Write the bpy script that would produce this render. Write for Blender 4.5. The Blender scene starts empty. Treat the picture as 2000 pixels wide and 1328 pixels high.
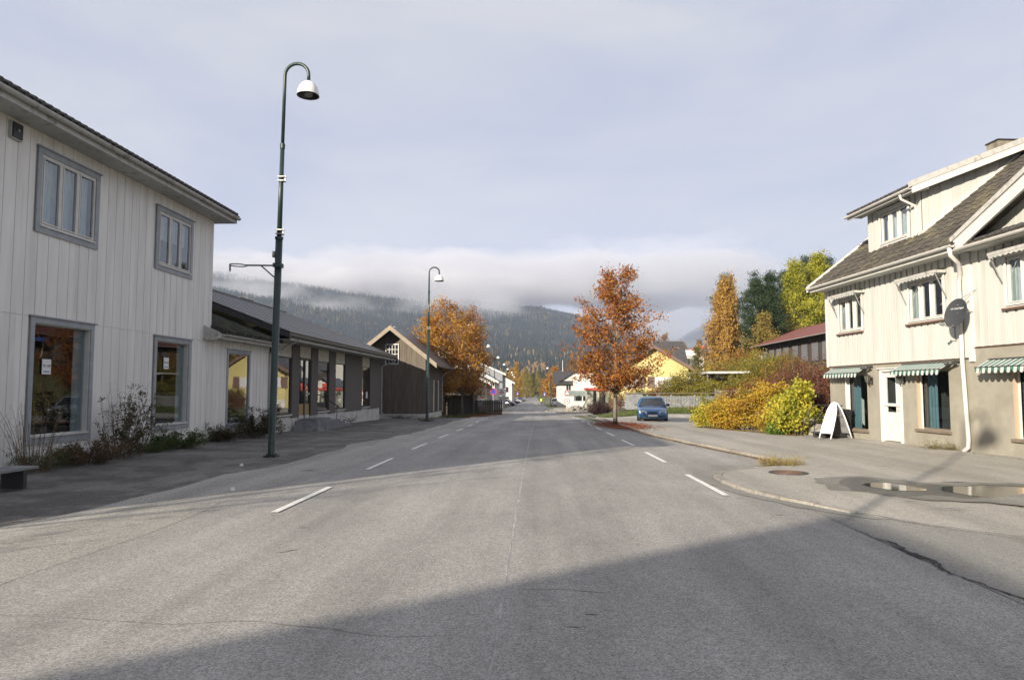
import bpy, math, random
import numpy as np
from mathutils import Vector, Matrix, noise as mn
R = math.radians
S = bpy.context.scene
COL = S.collection
random.seed(7); np.random.seed(7)

# ---------------------------------------------------------------- camera, sky, sun, exposure
cam_d = bpy.data.cameras.new('camera'); cam = bpy.data.objects.new('camera', cam_d); COL.objects.link(cam)
cam_d.sensor_width = 36; cam_d.lens = 25.2; cam_d.clip_end = 30000; cam_d.clip_start = 0.05
PITCH = math.atan(96 / 1400); YAW = math.atan(56 * math.cos(PITCH) / 1400)
cam.location = (0, 0, 1.6); cam.rotation_euler = (R(90) + PITCH, 0, YAW)
S.camera = cam
SUN_EL = R(17.6); SX, SY = 0.595, 0.804           # horizontal travel direction of the sunlight
sd = bpy.data.lights.new('sun', 'SUN'); sd.energy = 4.3; sd.angle = R(0.6); sd.color = (1.0, 0.89, 0.74)
sun = bpy.data.objects.new('sun', sd); COL.objects.link(sun)
d = Vector((SX * math.cos(SUN_EL), SY * math.cos(SUN_EL), -math.sin(SUN_EL)))
sun.rotation_euler = d.to_track_quat('-Z', 'Y').to_euler()
W = bpy.data.worlds.new('World'); S.world = W; W.use_nodes = True
nt = W.node_tree; nt.nodes.clear(); N = nt.nodes.new; LK = nt.links.new
wo = N('ShaderNodeOutputWorld'); mixs = N('ShaderNodeMixShader'); b1 = N('ShaderNodeBackground'); b2 = N('ShaderNodeBackground')
sky = N('ShaderNodeTexSky'); sky.sky_type = 'NISHITA'; sky.sun_disc = False
sky.sun_elevation = SUN_EL; sky.sun_rotation = math.atan2(-SX, -SY)
sky.dust_density = 2.0
LK(sky.outputs[0], b1.inputs[0]); b1.inputs[1].default_value = 0.06
tc = N('ShaderNodeTexCoord'); mp = N('ShaderNodeMapping'); mp.inputs['Scale'].default_value = (1, 1, 3.2)
LK(tc.outputs['Generated'], mp.inputs[0])
n1 = N('ShaderNodeTexNoise'); n1.inputs['Scale'].default_value = 1.9; n1.inputs['Detail'].default_value = 6; n1.inputs['Roughness'].default_value = .55
n1.inputs['Distortion'].default_value = .4
LK(mp.outputs[0], n1.inputs[0])
cr = N('ShaderNodeValToRGB'); LK(n1.outputs[0], cr.inputs[0])
cr.color_ramp.elements[0].position = .40; cr.color_ramp.elements[0].color = (0.262, 0.275, 0.345, 1)
cr.color_ramp.elements[1].position = .62; cr.color_ramp.elements[1].color = (0.345, 0.345, 0.362, 1)
# a whiter, hazier band low in the sky all the way round
sep = N('ShaderNodeSeparateXYZ'); LK(tc.outputs['Generated'], sep.inputs[0])
mr = N('ShaderNodeMapRange'); LK(sep.outputs[2], mr.inputs[0]); mr.inputs[1].default_value = -.05; mr.inputs[2].default_value = .16; mr.inputs[3].default_value = .9; mr.inputs[4].default_value = 0
mx = N('ShaderNodeMix'); mx.data_type = 'RGBA'; LK(mr.outputs[0], mx.inputs[0]); LK(cr.outputs[0], mx.inputs[6]); mx.inputs[7].default_value = (0.32, 0.325, 0.355, 1)
LK(mx.outputs[2], b2.inputs[0]); b2.inputs[1].default_value = 1.03
mixs.inputs[0].default_value = .9
LK(b1.outputs[0], mixs.inputs[1]); LK(b2.outputs[0], mixs.inputs[2]); LK(mixs.outputs[0], wo.inputs[0])
S.view_settings.view_transform = 'Standard'; S.view_settings.look = 'None'; S.view_settings.gamma = 1
S.view_settings.exposure = 1.0
cy = S.cycles; cy.use_denoising = True; cy.max_bounces = 8; cy.diffuse_bounces = 3; cy.glossy_bounces = 3; cy.transparent_max_bounces = 16
cy.volume_bounces = 5; cy.volume_max_steps = 96; cy.volume_step_rate = 2.0; cy.sample_clamp_indirect = 4; cy.caustics_reflective = False; cy.caustics_refractive = False

# ---------------------------------------------------------------- helpers
class MB:
    def __init__(s): s.v = []; s.f = []
    def add(s, vs, fs):
        o = len(s.v); s.v += [tuple(v) for v in vs]; s.f += [tuple(i + o for i in f) for f in fs]; return s
    def box(s, x0, x1, y0, y1, z0, z1):
        return s.add([(x0,y0,z0),(x1,y0,z0),(x1,y1,z0),(x0,y1,z0),(x0,y0,z1),(x1,y0,z1),(x1,y1,z1),(x0,y1,z1)],
                     [(0,3,2,1),(4,5,6,7),(0,1,5,4),(1,2,6,5),(2,3,7,6),(3,0,4,7)])
    def quad(s, *p): return s.add(p, [tuple(range(len(p)))])
    def prism(s, poly, axis, a, b):          # poly in the two other axes, extruded from a to b
        n = len(poly)
        def P(p, t): return (t, p[0], p[1]) if axis == 'x' else ((p[0], t, p[1]) if axis == 'y' else (p[0], p[1], t))
        vs = [P(p, a) for p in poly] + [P(p, b) for p in poly]
        fs = [tuple(range(n))[::-1], tuple(range(n, 2*n))] + [(i, (i+1) % n, n + (i+1) % n, n + i) for i in range(n)]
        return s.add(vs, fs)
    def bar(s, a, b, w, h=None):             # rectangular bar between two points
        a = Vector(a); b = Vector(b); h = h or w; d = (b - a).normalized()
        u = d.cross(Vector((0,0,1))); u = u.normalized() if u.length > 1e-4 else Vector((1,0,0)); n = u.cross(d)
        vs = [p + u*i*w/2 + n*j*h/2 for p in (a, b) for i, j in ((-1,-1),(1,-1),(1,1),(-1,1))]
        return s.add(vs, [(3,2,1,0),(4,5,6,7),(0,1,5,4),(1,2,6,5),(2,3,7,6),(3,0,4,7)])
    def tube(s, pts, r, n=8, cap=True):
        pts = [Vector(p) for p in pts]; rs = r if isinstance(r, (list, tuple)) else [r]*len(pts)
        o = len(s.v); prev = None
        for i, p in enumerate(pts):
            d = (pts[min(i+1, len(pts)-1)] - pts[max(i-1, 0)]).normalized()
            if prev is None: u = d.orthogonal().normalized()
            else:
                u = prev - d * prev.dot(d); u = u.normalized() if u.length > 1e-5 else d.orthogonal().normalized()
            prev = u; w = d.cross(u)
            for k in range(n):
                a = 2*math.pi*k/n; s.v.append(tuple(p + (u*math.cos(a) + w*math.sin(a))*rs[i]))
        for i in range(len(pts)-1):
            for k in range(n):
                a = o+i*n+k; b = o+i*n+(k+1) % n; s.f.append((a, b, b+n, a+n))
        if cap:
            s.f.append(tuple(o+k for k in range(n))[::-1]); s.f.append(tuple(o+(len(pts)-1)*n+k for k in range(n)))
        return s
    def lathe(s, prof, n=20, c=(0,0,0)):
        o = len(s.v)
        for (r, z) in prof:
            for k in range(n):
                a = 2*math.pi*k/n; s.v.append((c[0]+r*math.cos(a), c[1]+r*math.sin(a), c[2]+z))
        for i in range(len(prof)-1):
            for k in range(n):
                a = o+i*n+k; b = o+i*n+(k+1) % n; s.f.append((a, b, b+n, a+n))
        return s
    def xf(s, M): s.v = [tuple(M @ Vector(v)) for v in s.v]; return s
    def build(s, name, m, parent=None, loc=None, rot=None, smooth=False, **kw):
        me = bpy.data.meshes.new(name); me.from_pydata(s.v, [], s.f); me.update()
        return obj(name, me, m, parent, loc, rot, smooth, **kw)
def obj(name, me, m, parent=None, loc=None, rot=None, smooth=False, **kw):
    if m is not None and not me.materials:
        for q in (m if isinstance(m, list) else [m]): me.materials.append(q)
    if smooth: me.polygons.foreach_set('use_smooth', [True]*len(me.polygons))
    o = bpy.data.objects.new(name, me); COL.objects.link(o)
    if parent: o.parent = parent
    if loc: o.location = loc
    if rot: o.rotation_euler = rot
    for k, v in kw.items(): o[k] = v
    return o
def thing(name, label, cat, loc=(0,0,0), rz=0, group=None):
    o = bpy.data.objects.new(name, None); COL.objects.link(o); o.location = loc; o.rotation_euler = (0,0,rz)
    o['label'] = label; o['category'] = cat
    if group: o['group'] = group
    o.empty_display_size = .3
    return o
def dup(root, loc=None, rz=None, label=None, group=None):
    r = root.copy(); COL.objects.link(r)
    if loc: r.location = loc
    if rz is not None: r.rotation_euler = (0,0,rz)
    if label: r['label'] = label
    if group: r['group'] = group
    for c in list(root.children):
        q = c.copy(); COL.objects.link(q); q.parent = r
        for g in list(c.children):
            h = g.copy(); COL.objects.link(h); h.parent = q
    return r
_cube = {}
def piece(name, m, parent, x0, x1, y0, y1, z0, z1, shear=0):   # one board, slat or picket: shares the unit cube mesh of its material
    if m.name not in _cube:
        me = bpy.data.meshes.new(name); q = MB().box(-.5,.5,-.5,.5,-.5,.5); me.from_pydata(q.v, [], q.f); me.materials.append(m); _cube[m.name] = me
    o = bpy.data.objects.new(name, _cube[m.name]); COL.objects.link(o); o.parent = parent
    o.location = ((x0+x1)/2, (y0+y1)/2, (z0+z1)/2); o.scale = (x1-x0, y1-y0, z1-z0)
    return o
def fastmesh(name, V, F, m, parent=None, **kw):
    me = bpy.data.meshes.new(name); V = np.asarray(V, np.float32); F = np.asarray(F, np.int32); k = F.shape[1]
    me.vertices.add(len(V)); me.vertices.foreach_set('co', V.ravel())
    me.loops.add(F.size); me.loops.foreach_set('vertex_index', F.ravel())
    me.polygons.add(len(F)); me.polygons.foreach_set('loop_start', np.arange(0, F.size, k, dtype=np.int32)); me.polygons.foreach_set('loop_total', np.full(len(F), k, np.int32))
    me.update(calc_edges=True)
    return obj(name, me, m, parent, **kw)

# ---------------------------------------------------------------- materials
def newmat(name):
    m = bpy.data.materials.new(name); m.use_nodes = True; t = m.node_tree; b = t.nodes['Principled BSDF']; return m, t, b
def nd(t, typ, **kw):
    n = t.nodes.new(typ)
    for k, v in kw.items():
        if k in n.inputs: n.inputs[k].default_value = v
        else: setattr(n, k, v)
    return n
def mat(name, c1, c2=None, scale=3, rough=.7, bump=0, bscale=None, rnd=0, stretch=(1,1,1), metal=0, spec=.5, lo=.35, hi=.65, detail=6, c3=None, s3=.4, t3=(.55,.7), m3=1, obump=0):
    m, t, b = newmat(name); L = t.links.new
    b.inputs['Roughness'].default_value = rough; b.inputs['Metallic'].default_value = metal; b.inputs['Specular IOR Level'].default_value = spec
    g = nd(t, 'ShaderNodeNewGeometry'); mpn = nd(t, 'ShaderNodeMapping', Scale=stretch); L(g.outputs['Position'], mpn.inputs[0])
    c2 = c2 or c1
    nz = nd(t, 'ShaderNodeTexNoise', Scale=scale, Detail=detail, Roughness=.6); L(mpn.outputs[0], nz.inputs['Vector'])
    rp = nd(t, 'ShaderNodeValToRGB'); L(nz.outputs[0], rp.inputs[0])
    rp.color_ramp.elements[0].position = lo; rp.color_ramp.elements[0].color = (*c1, 1)
    rp.color_ramp.elements[1].position = hi; rp.color_ramp.elements[1].color = (*c2, 1)
    out = rp.outputs[0]
    if c3:
        n3 = nd(t, 'ShaderNodeTexNoise', Scale=s3, Detail=7, Roughness=.65); L(mpn.outputs[0], n3.inputs['Vector'])
        r3 = nd(t, 'ShaderNodeMapRange'); L(n3.outputs[0], r3.inputs[0]); r3.inputs[1].default_value = t3[0]; r3.inputs[2].default_value = t3[1]; r3.inputs[4].default_value = m3
        x = nd(t, 'ShaderNodeMix', data_type='RGBA'); L(r3.outputs[0], x.inputs[0]); L(out, x.inputs[6]); x.inputs[7].default_value = (*c3, 1); out = x.outputs[2]
    if rnd:
        oi = nd(t, 'ShaderNodeObjectInfo'); r4 = nd(t, 'ShaderNodeMapRange'); L(oi.outputs['Random'], r4.inputs[0]); r4.inputs[3].default_value = 1-rnd; r4.inputs[4].default_value = 1+rnd*.6
        hs = nd(t, 'ShaderNodeHueSaturation'); L(r4.outputs[0], hs.inputs['Value']); L(out, hs.inputs['Color']); out = hs.outputs[0]
    L(out, b.inputs['Base Color'])
    if bump:
        nb = nd(t, 'ShaderNodeTexNoise', Scale=bscale or scale*4, Detail=4); L(mpn.outputs[0], nb.inputs['Vector'])
        bp = nd(t, 'ShaderNodeBump', Strength=min(1, bump), Distance=.01 if not obump else obump); L(nb.outputs[0], bp.inputs['Height']); L(bp.outputs[0], b.inputs['Normal'])
    return m
def asphalt(name, base, spk=.35, tint=None, stain=.35, warm=0, patch=None, wet=0):
    m, t, b = newmat(name); L = t.links.new; b.inputs['Roughness'].default_value = .85; b.inputs['Specular IOR Level'].default_value = .3
    g = nd(t, 'ShaderNodeNewGeometry')
    v = nd(t, 'ShaderNodeTexVoronoi', Scale=75); L(g.outputs['Position'], v.inputs['Vector'])
    bw = nd(t, 'ShaderNodeRGBToBW'); L(v.outputs['Color'], bw.inputs[0])
    v2 = nd(t, 'ShaderNodeTexVoronoi', Scale=190); L(g.outputs['Position'], v2.inputs['Vector']); bw2 = nd(t, 'ShaderNodeRGBToBW'); L(v2.outputs['Color'], bw2.inputs[0])
    a = nd(t, 'ShaderNodeMath', operation='ADD'); L(bw.outputs[0], a.inputs[0]); L(bw2.outputs[0], a.inputs[1])
    r1 = nd(t, 'ShaderNodeMapRange'); L(a.outputs[0], r1.inputs[0]); r1.inputs[1].default_value = .3; r1.inputs[2].default_value = 1.7; r1.inputs[3].default_value = 1-spk; r1.inputs[4].default_value = 1+spk
    n2 = nd(t, 'ShaderNodeTexNoise', Scale=.55, Detail=8, Roughness=.68); mpn = nd(t, 'ShaderNodeMapping', Scale=(1.3, .45, 1)); L(g.outputs['Position'], mpn.inputs[0]); L(mpn.outputs[0], n2.inputs['Vector'])
    r2 = nd(t, 'ShaderNodeMapRange'); L(n2.outputs[0], r2.inputs[0]); r2.inputs[1].default_value = .3; r2.inputs[2].default_value = .7; r2.inputs[3].default_value = 1-stain*.5; r2.inputs[4].default_value = 1+stain*.4
    n4 = nd(t, 'ShaderNodeTexNoise', Scale=9, Detail=5, Roughness=.7); L(g.outputs['Position'], n4.inputs['Vector'])
    r4 = nd(t, 'ShaderNodeMapRange'); L(n4.outputs[0], r4.inputs[0]); r4.inputs[1].default_value = .3; r4.inputs[2].default_value = .7; r4.inputs[3].default_value = .93; r4.inputs[4].default_value = 1.07
    n5 = nd(t, 'ShaderNodeTexNoise', Scale=2.3, Detail=7, Roughness=.8); L(g.outputs['Position'], n5.inputs['Vector'])
    r5 = nd(t, 'ShaderNodeMapRange'); L(n5.outputs[0], r5.inputs[0]); r5.inputs[1].default_value = .66; r5.inputs[2].default_value = .74; r5.inputs[3].default_value = 1; r5.inputs[4].default_value = .72
    mm = nd(t, 'ShaderNodeMath', operation='MULTIPLY'); L(r1.outputs[0], mm.inputs[0]); L(r2.outputs[0], mm.inputs[1])
    m2 = nd(t, 'ShaderNodeMath', operation='MULTIPLY'); L(mm.outputs[0], m2.inputs[0]); L(r4.outputs[0], m2.inputs[1])
    m3 = nd(t, 'ShaderNodeMath', operation='MULTIPLY'); L(m2.outputs[0], m3.inputs[0]); L(r5.outputs[0], m3.inputs[1])
    col = nd(t, 'ShaderNodeMix', data_type='RGBA'); col.inputs[6].default_value = (*base, 1); col.inputs[7].default_value = (*(patch or base), 1)
    n6 = nd(t, 'ShaderNodeTexNoise', Scale=.8, Detail=6, Roughness=.7); L(g.outputs['Position'], n6.inputs['Vector'])
    r6 = nd(t, 'ShaderNodeMapRange'); L(n6.outputs[0], r6.inputs[0]); r6.inputs[1].default_value = .47; r6.inputs[2].default_value = .55; L(r6.outputs[0], col.inputs[0])
    vm = nd(t, 'ShaderNodeVectorMath', operation='SCALE'); L(col.outputs[2], vm.inputs[0]); L(m3.outputs[0], vm.inputs['Scale']); L(vm.outputs[0], b.inputs['Base Color'])
    n7 = nd(t, 'ShaderNodeTexNoise', Scale=1, Detail=3, Roughness=.6); mp7 = nd(t, 'ShaderNodeMapping', Scale=(1.25, .035, 1)); L(g.outputs['Position'], mp7.inputs[0]); L(mp7.outputs[0], n7.inputs['Vector'])
    r7 = nd(t, 'ShaderNodeMapRange'); L(n7.outputs[0], r7.inputs[0]); r7.inputs[1].default_value = .3; r7.inputs[2].default_value = .7; r7.inputs[3].default_value = .82; r7.inputs[4].default_value = 1.14
    m4 = nd(t, 'ShaderNodeMath', operation='MULTIPLY'); L(m3.outputs[0], m4.inputs[0]); L(r7.outputs[0], m4.inputs[1]); L(m4.outputs[0], vm.inputs['Scale'])
    bp = nd(t, 'ShaderNodeBump', Strength=.55, Distance=.004); L(a.outputs[0], bp.inputs['Height']); L(bp.outputs[0], b.inputs['Normal'])
    return m
def leafmat(name, cols, trans=.35, rough=.6, scale=.6):
    m, t, b = newmat(name); L = t.links.new; b.inputs['Roughness'].default_value = rough; b.inputs['Specular IOR Level'].default_value = .25
    g = nd(t, 'ShaderNodeNewGeometry'); rp = nd(t, 'ShaderNodeValToRGB')
    nz = nd(t, 'ShaderNodeTexNoise', Scale=scale, Detail=3); L(g.outputs['Position'], nz.inputs['Vector'])
    r = nd(t, 'ShaderNodeMapRange'); L(nz.outputs[0], r.inputs[0]); r.inputs[1].default_value = .3; r.inputs[2].default_value = .7
    x = nd(t, 'ShaderNodeMath', operation='MULTIPLY_ADD'); L(g.outputs['Random Per Island'], x.inputs[0]); x.inputs[1].default_value = .4
    y = nd(t, 'ShaderNodeMath', operation='MULTIPLY'); L(r.outputs[0], y.inputs[0]); y.inputs[1].default_value = .6; L(y.outputs[0], x.inputs[2])
    L(x.outputs[0], rp.inputs[0])
    while len(rp.color_ramp.elements) < len(cols): rp.color_ramp.elements.new(.5)
    for i, c in enumerate(cols):
        rp.color_ramp.elements[i].position = .08 + .84*i/max(1, len(cols)-1); rp.color_ramp.elements[i].color = (*c, 1)
    L(rp.outputs[0], b.inputs['Base Color'])
    if trans:
        tr = nd(t, 'ShaderNodeBsdfTranslucent'); L(rp.outputs[0], tr.inputs[0]); mxs = nd(t, 'ShaderNodeMixShader'); mxs.inputs[0].default_value = trans
        L(b.outputs[0], mxs.inputs[1]); L(tr.outputs[0], mxs.inputs[2]); L(mxs.outputs[0], t.nodes['Material Output'].inputs[0])
    return m
def glassmat(name, tint=(.8,.85,.85), gain=1.5, base=.03):
    m, t, b = newmat(name); L = t.links.new
    tr = nd(t, 'ShaderNodeBsdfTransparent'); tr.inputs[0].default_value = (*tint, 1); gl = nd(t, 'ShaderNodeBsdfGlossy', Roughness=.0); gl.inputs[0].default_value = (.95,.97,1,1)
    fr = nd(t, 'ShaderNodeFresnel', IOR=1.5); ma = nd(t, 'ShaderNodeMath', operation='MULTIPLY_ADD', use_clamp=True); L(fr.outputs[0], ma.inputs[0]); ma.inputs[1].default_value = gain; ma.inputs[2].default_value = base
    g = nd(t, 'ShaderNodeNewGeometry'); nb = nd(t, 'ShaderNodeTexNoise', Scale=1.3, Detail=1); L(g.outputs['Position'], nb.inputs['Vector'])
    bp = nd(t, 'ShaderNodeBump', Strength=.04, Distance=.02); L(nb.outputs[0], bp.inputs['Height']); L(bp.outputs[0], gl.inputs['Normal'])
    mxs = nd(t, 'ShaderNodeMixShader'); bf = nd(t, 'ShaderNodeMath', operation='SUBTRACT'); bf.inputs[0].default_value = 1; L(g.outputs['Backfacing'], bf.inputs[1]); mf = nd(t, 'ShaderNodeMath', operation='MULTIPLY'); L(ma.outputs[0], mf.inputs[0]); L(bf.outputs[0], mf.inputs[1]); L(mf.outputs[0], mxs.inputs[0]); L(tr.outputs[0], mxs.inputs[1]); L(gl.outputs[0], mxs.inputs[2]); L(mxs.outputs[0], t.nodes['Material Output'].inputs[0])
    t.nodes.remove(b); return m

M = {}
M['road'] = asphalt('worn asphalt', (.31,.297,.275), spk=.5, stain=.45)
M['strip'] = asphalt('old pale asphalt', (.335,.32,.285), spk=.6, stain=.35)
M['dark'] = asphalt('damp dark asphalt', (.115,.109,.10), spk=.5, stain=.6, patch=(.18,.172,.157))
M['pave'] = asphalt('pale pavement asphalt', (.36,.34,.295), spk=.42, stain=.35)
M['patch'] = asphalt('grey patched asphalt', (.255,.248,.225), spk=.4, stain=.35)
M['seal'] = asphalt('black joint sealant', (.05,.05,.05), spk=.4)
M['wet'] = asphalt('wet asphalt', (.075,.072,.065), spk=.4, stain=.3); M['wet'].node_tree.nodes['Principled BSDF'].inputs['Roughness'].default_value = .35
M['kerb'] = mat('kerb granite', (.22,.205,.18), (.34,.32,.28), scale=12, rough=.85, bump=.5, rnd=.15, c3=(.2,.17,.12), s3=2.5)
M['line'] = mat('road paint', (.62,.61,.57), (.8,.79,.75), scale=8, rough=.7, c3=(.35,.34,.32), s3=14, t3=(.6,.68))
M['seam'] = mat('pale seam', (.25,.24,.23), (.40,.39,.37), scale=5, rough=.8)
M['earth'] = mat('earth', (.12,.095,.06), (.22,.19,.12), scale=2, rough=.95, bump=.6, c3=(.09,.12,.04), s3=.3, t3=(.45,.6))
M['meadow'] = mat('meadow', (.10,.12,.045), (.21,.17,.08), scale=.06, rough=.95, c3=(.17,.1,.05), s3=.02)
M['lawn'] = mat('lawn', (.06,.085,.022), (.10,.125,.035), scale=1.5, rough=.9, bump=.5)
M['white'] = mat('weathered white board paint', (.68,.665,.63), (.79,.775,.74), scale=1.3, rough=.65, rnd=.045, stretch=(3,3,.35), bump=.25, bscale=30, c3=(.40,.37,.31), s3=1.6, t3=(.58,.78), m3=.6)
M['whiteR'] = mat('cream white board paint', (.475,.48,.445), (.545,.55,.515), scale=1.3, rough=.6, rnd=.05, stretch=(3,3,.35), c3=(.42,.38,.3), s3=1.5, t3=(.6,.8), m3=.5)
M['trimW'] = mat('white trim', (.56,.55,.52), (.64,.63,.60), scale=4, rough=.55, c3=(.4,.36,.28), s3=3, t3=(.62,.75), m3=.6)
M['grey'] = mat('grey trim paint', (.27,.29,.31), (.34,.36,.38), scale=4, rough=.65, rnd=.05, c3=(.35,.12,.06), s3=2.2, t3=(.72,.76), stretch=(1,1,1))
M['gutter'] = mat('dirty white gutter', (.36,.36,.34), (.55,.54,.5), scale=3, rough=.55, c3=(.14,.13,.11), s3=3, t3=(.52,.7))
M['gutterR'] = mat('white gutter', (.50,.49,.46), (.60,.585,.55), scale=3, rough=.45, c3=(.3,.28,.22), s3=4, t3=(.62,.74), m3=.6)
M['blacktile'] = mat('black roof tile', (.035,.035,.037), (.075,.072,.07), scale=6, rough=.55, bump=.3, rnd=.2)
M['browntile'] = mat('brown mossy concrete tile', (.048,.042,.035), (.088,.078,.062), scale=7, rough=.9, bump=.5, rnd=.18, c3=(.24,.21,.11), s3=.9, t3=(.52,.74), m3=.5)
M['moss'] = mat('mossy roof', (.03,.03,.028), (.06,.055,.05), scale=8, rough=.95, c3=(.085,.10,.045), s3=3, t3=(.5,.6))
M['slate'] = mat('wet slate roof', (.032,.032,.034), (.075,.073,.07), scale=5, rough=.42, bump=.4, bscale=9, stretch=(.6,4,1), rnd=.15)
M['gravelpanel'] = mat('brown exposed aggregate panel', (.05,.043,.038), (.20,.18,.16), scale=60, rough=.9, bump=.8, bscale=90)
M['plinth'] = mat('white painted plinth', (.5,.49,.46), (.62,.61,.57), scale=2, rough=.8, bump=.3, c3=(.3,.28,.25), s3=1.5)
M['slat'] = mat('cream slat paint', (.5,.48,.4), (.62,.6,.5), scale=3, rough=.6, rnd=.06)
M['metaldark'] = mat('dark window metal', (.035,.035,.035), rough=.4)
M['barn'] = mat('brown stained board', (.10,.083,.064), (.155,.13,.10), scale=2.5, rough=.85, rnd=.08, stretch=(4,4,.4), bump=.3)
M['barndark'] = mat('dark stained board', (.045,.037,.03), (.075,.06,.048), scale=2.5, rough=.85, rnd=.12, stretch=(4,4,.4))
M['barge'] = mat('pale brown barge board', (.24,.20,.15), (.32,.27,.20), scale=3, rough=.8)
M['render'] = mat('beige roughcast render', (.255,.24,.195), (.32,.30,.245), scale=2.2, rough=.95, bump=.9, bscale=55, c3=(.22,.2,.16), s3=.7, t3=(.55,.75), m3=.7)
M['green'] = mat('dark green lamp paint', (.012,.028,.024), (.02,.042,.036), scale=5, rough=.38)
M['shade'] = mat('white lamp shade', (.72,.72,.7), (.8,.8,.78), scale=5, rough=.3)
M['steel'] = mat('galvanised steel', (.30,.30,.29), (.42,.42,.40), scale=8, rough=.5, metal=.6)
M['iron'] = mat('black iron', (.02,.02,.02), (.04,.035,.03), scale=10, rough=.5)
M['rust'] = mat('rusty iron', (.10,.055,.035), (.16,.09,.06), scale=14, rough=.85, bump=.5)
M['glass'] = glassmat('window glass', gain=1.9, base=.04)
M['glassH1'] = glassmat('old shop glass', gain=1.15, base=.02)
M['glassdark'] = glassmat('shop glass', (.85,.9,.9), gain=.9, base=.02)
M['glassfar'] = mat('dark pane', (.02,.022,.025), rough=.05, spec=.8)
M['room'] = mat('dark interior', (.035,.032,.03), (.06,.055,.05), scale=1, rough=.9)
M['curtain'] = mat('white net curtain', (.5,.5,.52), (.7,.7,.72), scale=4, rough=.9, stretch=(6,6,1))
M['teal'] = mat('teal curtain', (.085,.14,.17), (.12,.19,.225), scale=3, rough=.9, stretch=(8,8,1))
M['bark'] = mat('grey brown bark', (.10,.085,.065), (.20,.175,.14), scale=14, rough=.9, bump=.8, stretch=(1,1,.3))
M['paper'] = mat('white paper', (.72,.72,.72), rough=.7)
M['ink'] = mat('black ink', (.02,.02,.02), rough=.7); M['blueink'] = mat('blue ink', (.05,.09,.3), rough=.7)
M['concrete'] = mat('grey concrete', (.14,.145,.15), (.24,.24,.24), scale=5, rough=.9, bump=.5, rnd=.15)
M['dish'] = mat('charcoal dish', (.04,.043,.05), (.055,.06,.065), scale=3, rough=.8, spec=.2)
M['awnG'] = mat('green awning canvas', (.035,.115,.095), (.05,.15,.12), scale=6, rough=.85)
M['awnW'] = mat('pale awning canvas', (.42,.45,.42), (.52,.54,.5), scale=6, rough=.85)
M['plastic'] = mat('black plastic', (.02,.02,.022), rough=.4)
M['signW'] = mat('white plastic', (.72,.72,.74), rough=.35)
M['greyfence'] = mat('grey fence paint', (.17,.18,.19), (.26,.27,.28), scale=3, rough=.8, rnd=.12)
M['damp'] = asphalt('damp pavement', (.21,.20,.175), spk=.4, stain=.5)
M['water'] = mat('puddle water', (.06,.057,.05), (.09,.085,.07), scale=3, rough=.06, spec=.5)
# ---------------------------------------------------------------- ground profile
_py = [-80,0,20,43,70,95,120,150,200,250,300,350,420,480,600]
_pz = [0,0,-.02,-.28,-.82,-1.3,-1.6,-1.9,-2.3,-2.6,-2.8,-2.6,-1.8,-1.0,0.0]
YL = sorted(set([-80,-40,-20] + list(range(-10,130,2)) + list(range(130,301,10)) + [320,350,380,420,450,480,520,560,600]))
def _prof(y):
    h = np.interp
    return float(.25*h(y-5,_py,_pz) + .5*h(y,_py,_pz) + .25*h(y+5,_py,_pz))
_ly = [_prof(y) for y in YL]
def sm(t): t = max(0, min(1, t)); return t*t*(3-2*t)
def prof(y): return float(np.interp(y, YL, _ly))
def rise(x, y):
    return .62*sm((x-4.5)/4)*sm((y-46)/9)*(1-sm((y-110)/60)) + 3.6*sm((x-14)/10)*sm((y-27)/12) + .7*sm((x-9.6)/3)*sm((y-25)/6)*(1-sm((y-38)/8)) + .012*max(0, y-60)*sm((x-20)/20) + .09*sm((x-8.3)/1.4)*sm((27-y)/4)*sm((y-5)/6)
def g(x, y): return prof(y) + rise(x, y)
XL = [-2500,-900,-300,-120,-60,-30,-18,-10,-5,0,4,5,6,7,8,9,9.6,10.2,11,12,13,14,15,16,17,18,19,20,21,22,24,27,31,36,45,60,120,300,900,2500]
ys = [-2500,-400,-150] + YL + [800]
def zz(x, y): return g(x, max(-80, min(600, y)))
V = [(x, y, zz(x, y) - .03) for y in ys for x in XL]
nx = len(XL)
F = [(j*nx+i, j*nx+i+1, (j+1)*nx+i+1, (j+1)*nx+i) for j in range(len(ys)-1) for i in range(nx-1)]
gm = mat('ground earth and grass', (.13,.115,.06), (.20,.16,.085), scale=.35, rough=.95, bump=.5, bscale=6, c3=(.09,.12,.035), s3=.12, t3=(.42,.6))
fastmesh('ground', V, F, gm, kind='structure')
def yr(a, b, st=.5):
    v = [a]; k = math.floor(a/st)+1
    while k*st < b: v.append(k*st); k += 1
    return sorted(set(v + [y for y in YL if a < y < b] + [b]))
def strip(name, ylist, xl, xr, off, m, nxs=1, usez=prof, **kw):
    kw = kw or dict(kind='structure'); V = []; F = []; n = nxs+1
    for y in ylist:
        a, b = xl(y), xr(y)
        for i in range(n): x = a+(b-a)*i/nxs; V.append((x, y, (usez(y) if usez is prof else usez(x, y)) + off))
    for j in range(len(ylist)-1):
        for i in range(nxs): F.append((j*n+i, j*n+i+1, (j+1)*n+i+1, (j+1)*n+i))
    return fastmesh(name, V, F, m, **kw)
def ip(pts): xs = [p[0] for p in pts]; v = [p[1] for p in pts]; return lambda y: float(np.interp(y, xs, v))
cx = ip([(-80,-.35),(35,-.35),(55,-.8),(75,-1.5),(100,-2.0),(150,-2.6),(200,-3.3),(300,-4.6),(400,-6.5),(480,-9),(600,-16)])
YR = sorted(set([-80,-40] + [y for y in YL if -40 < y <= 600]))
def jit(f, s, a): return lambda y: f(y) + a*(mn.noise(Vector((y*s, 3.3, 0))))
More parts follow.
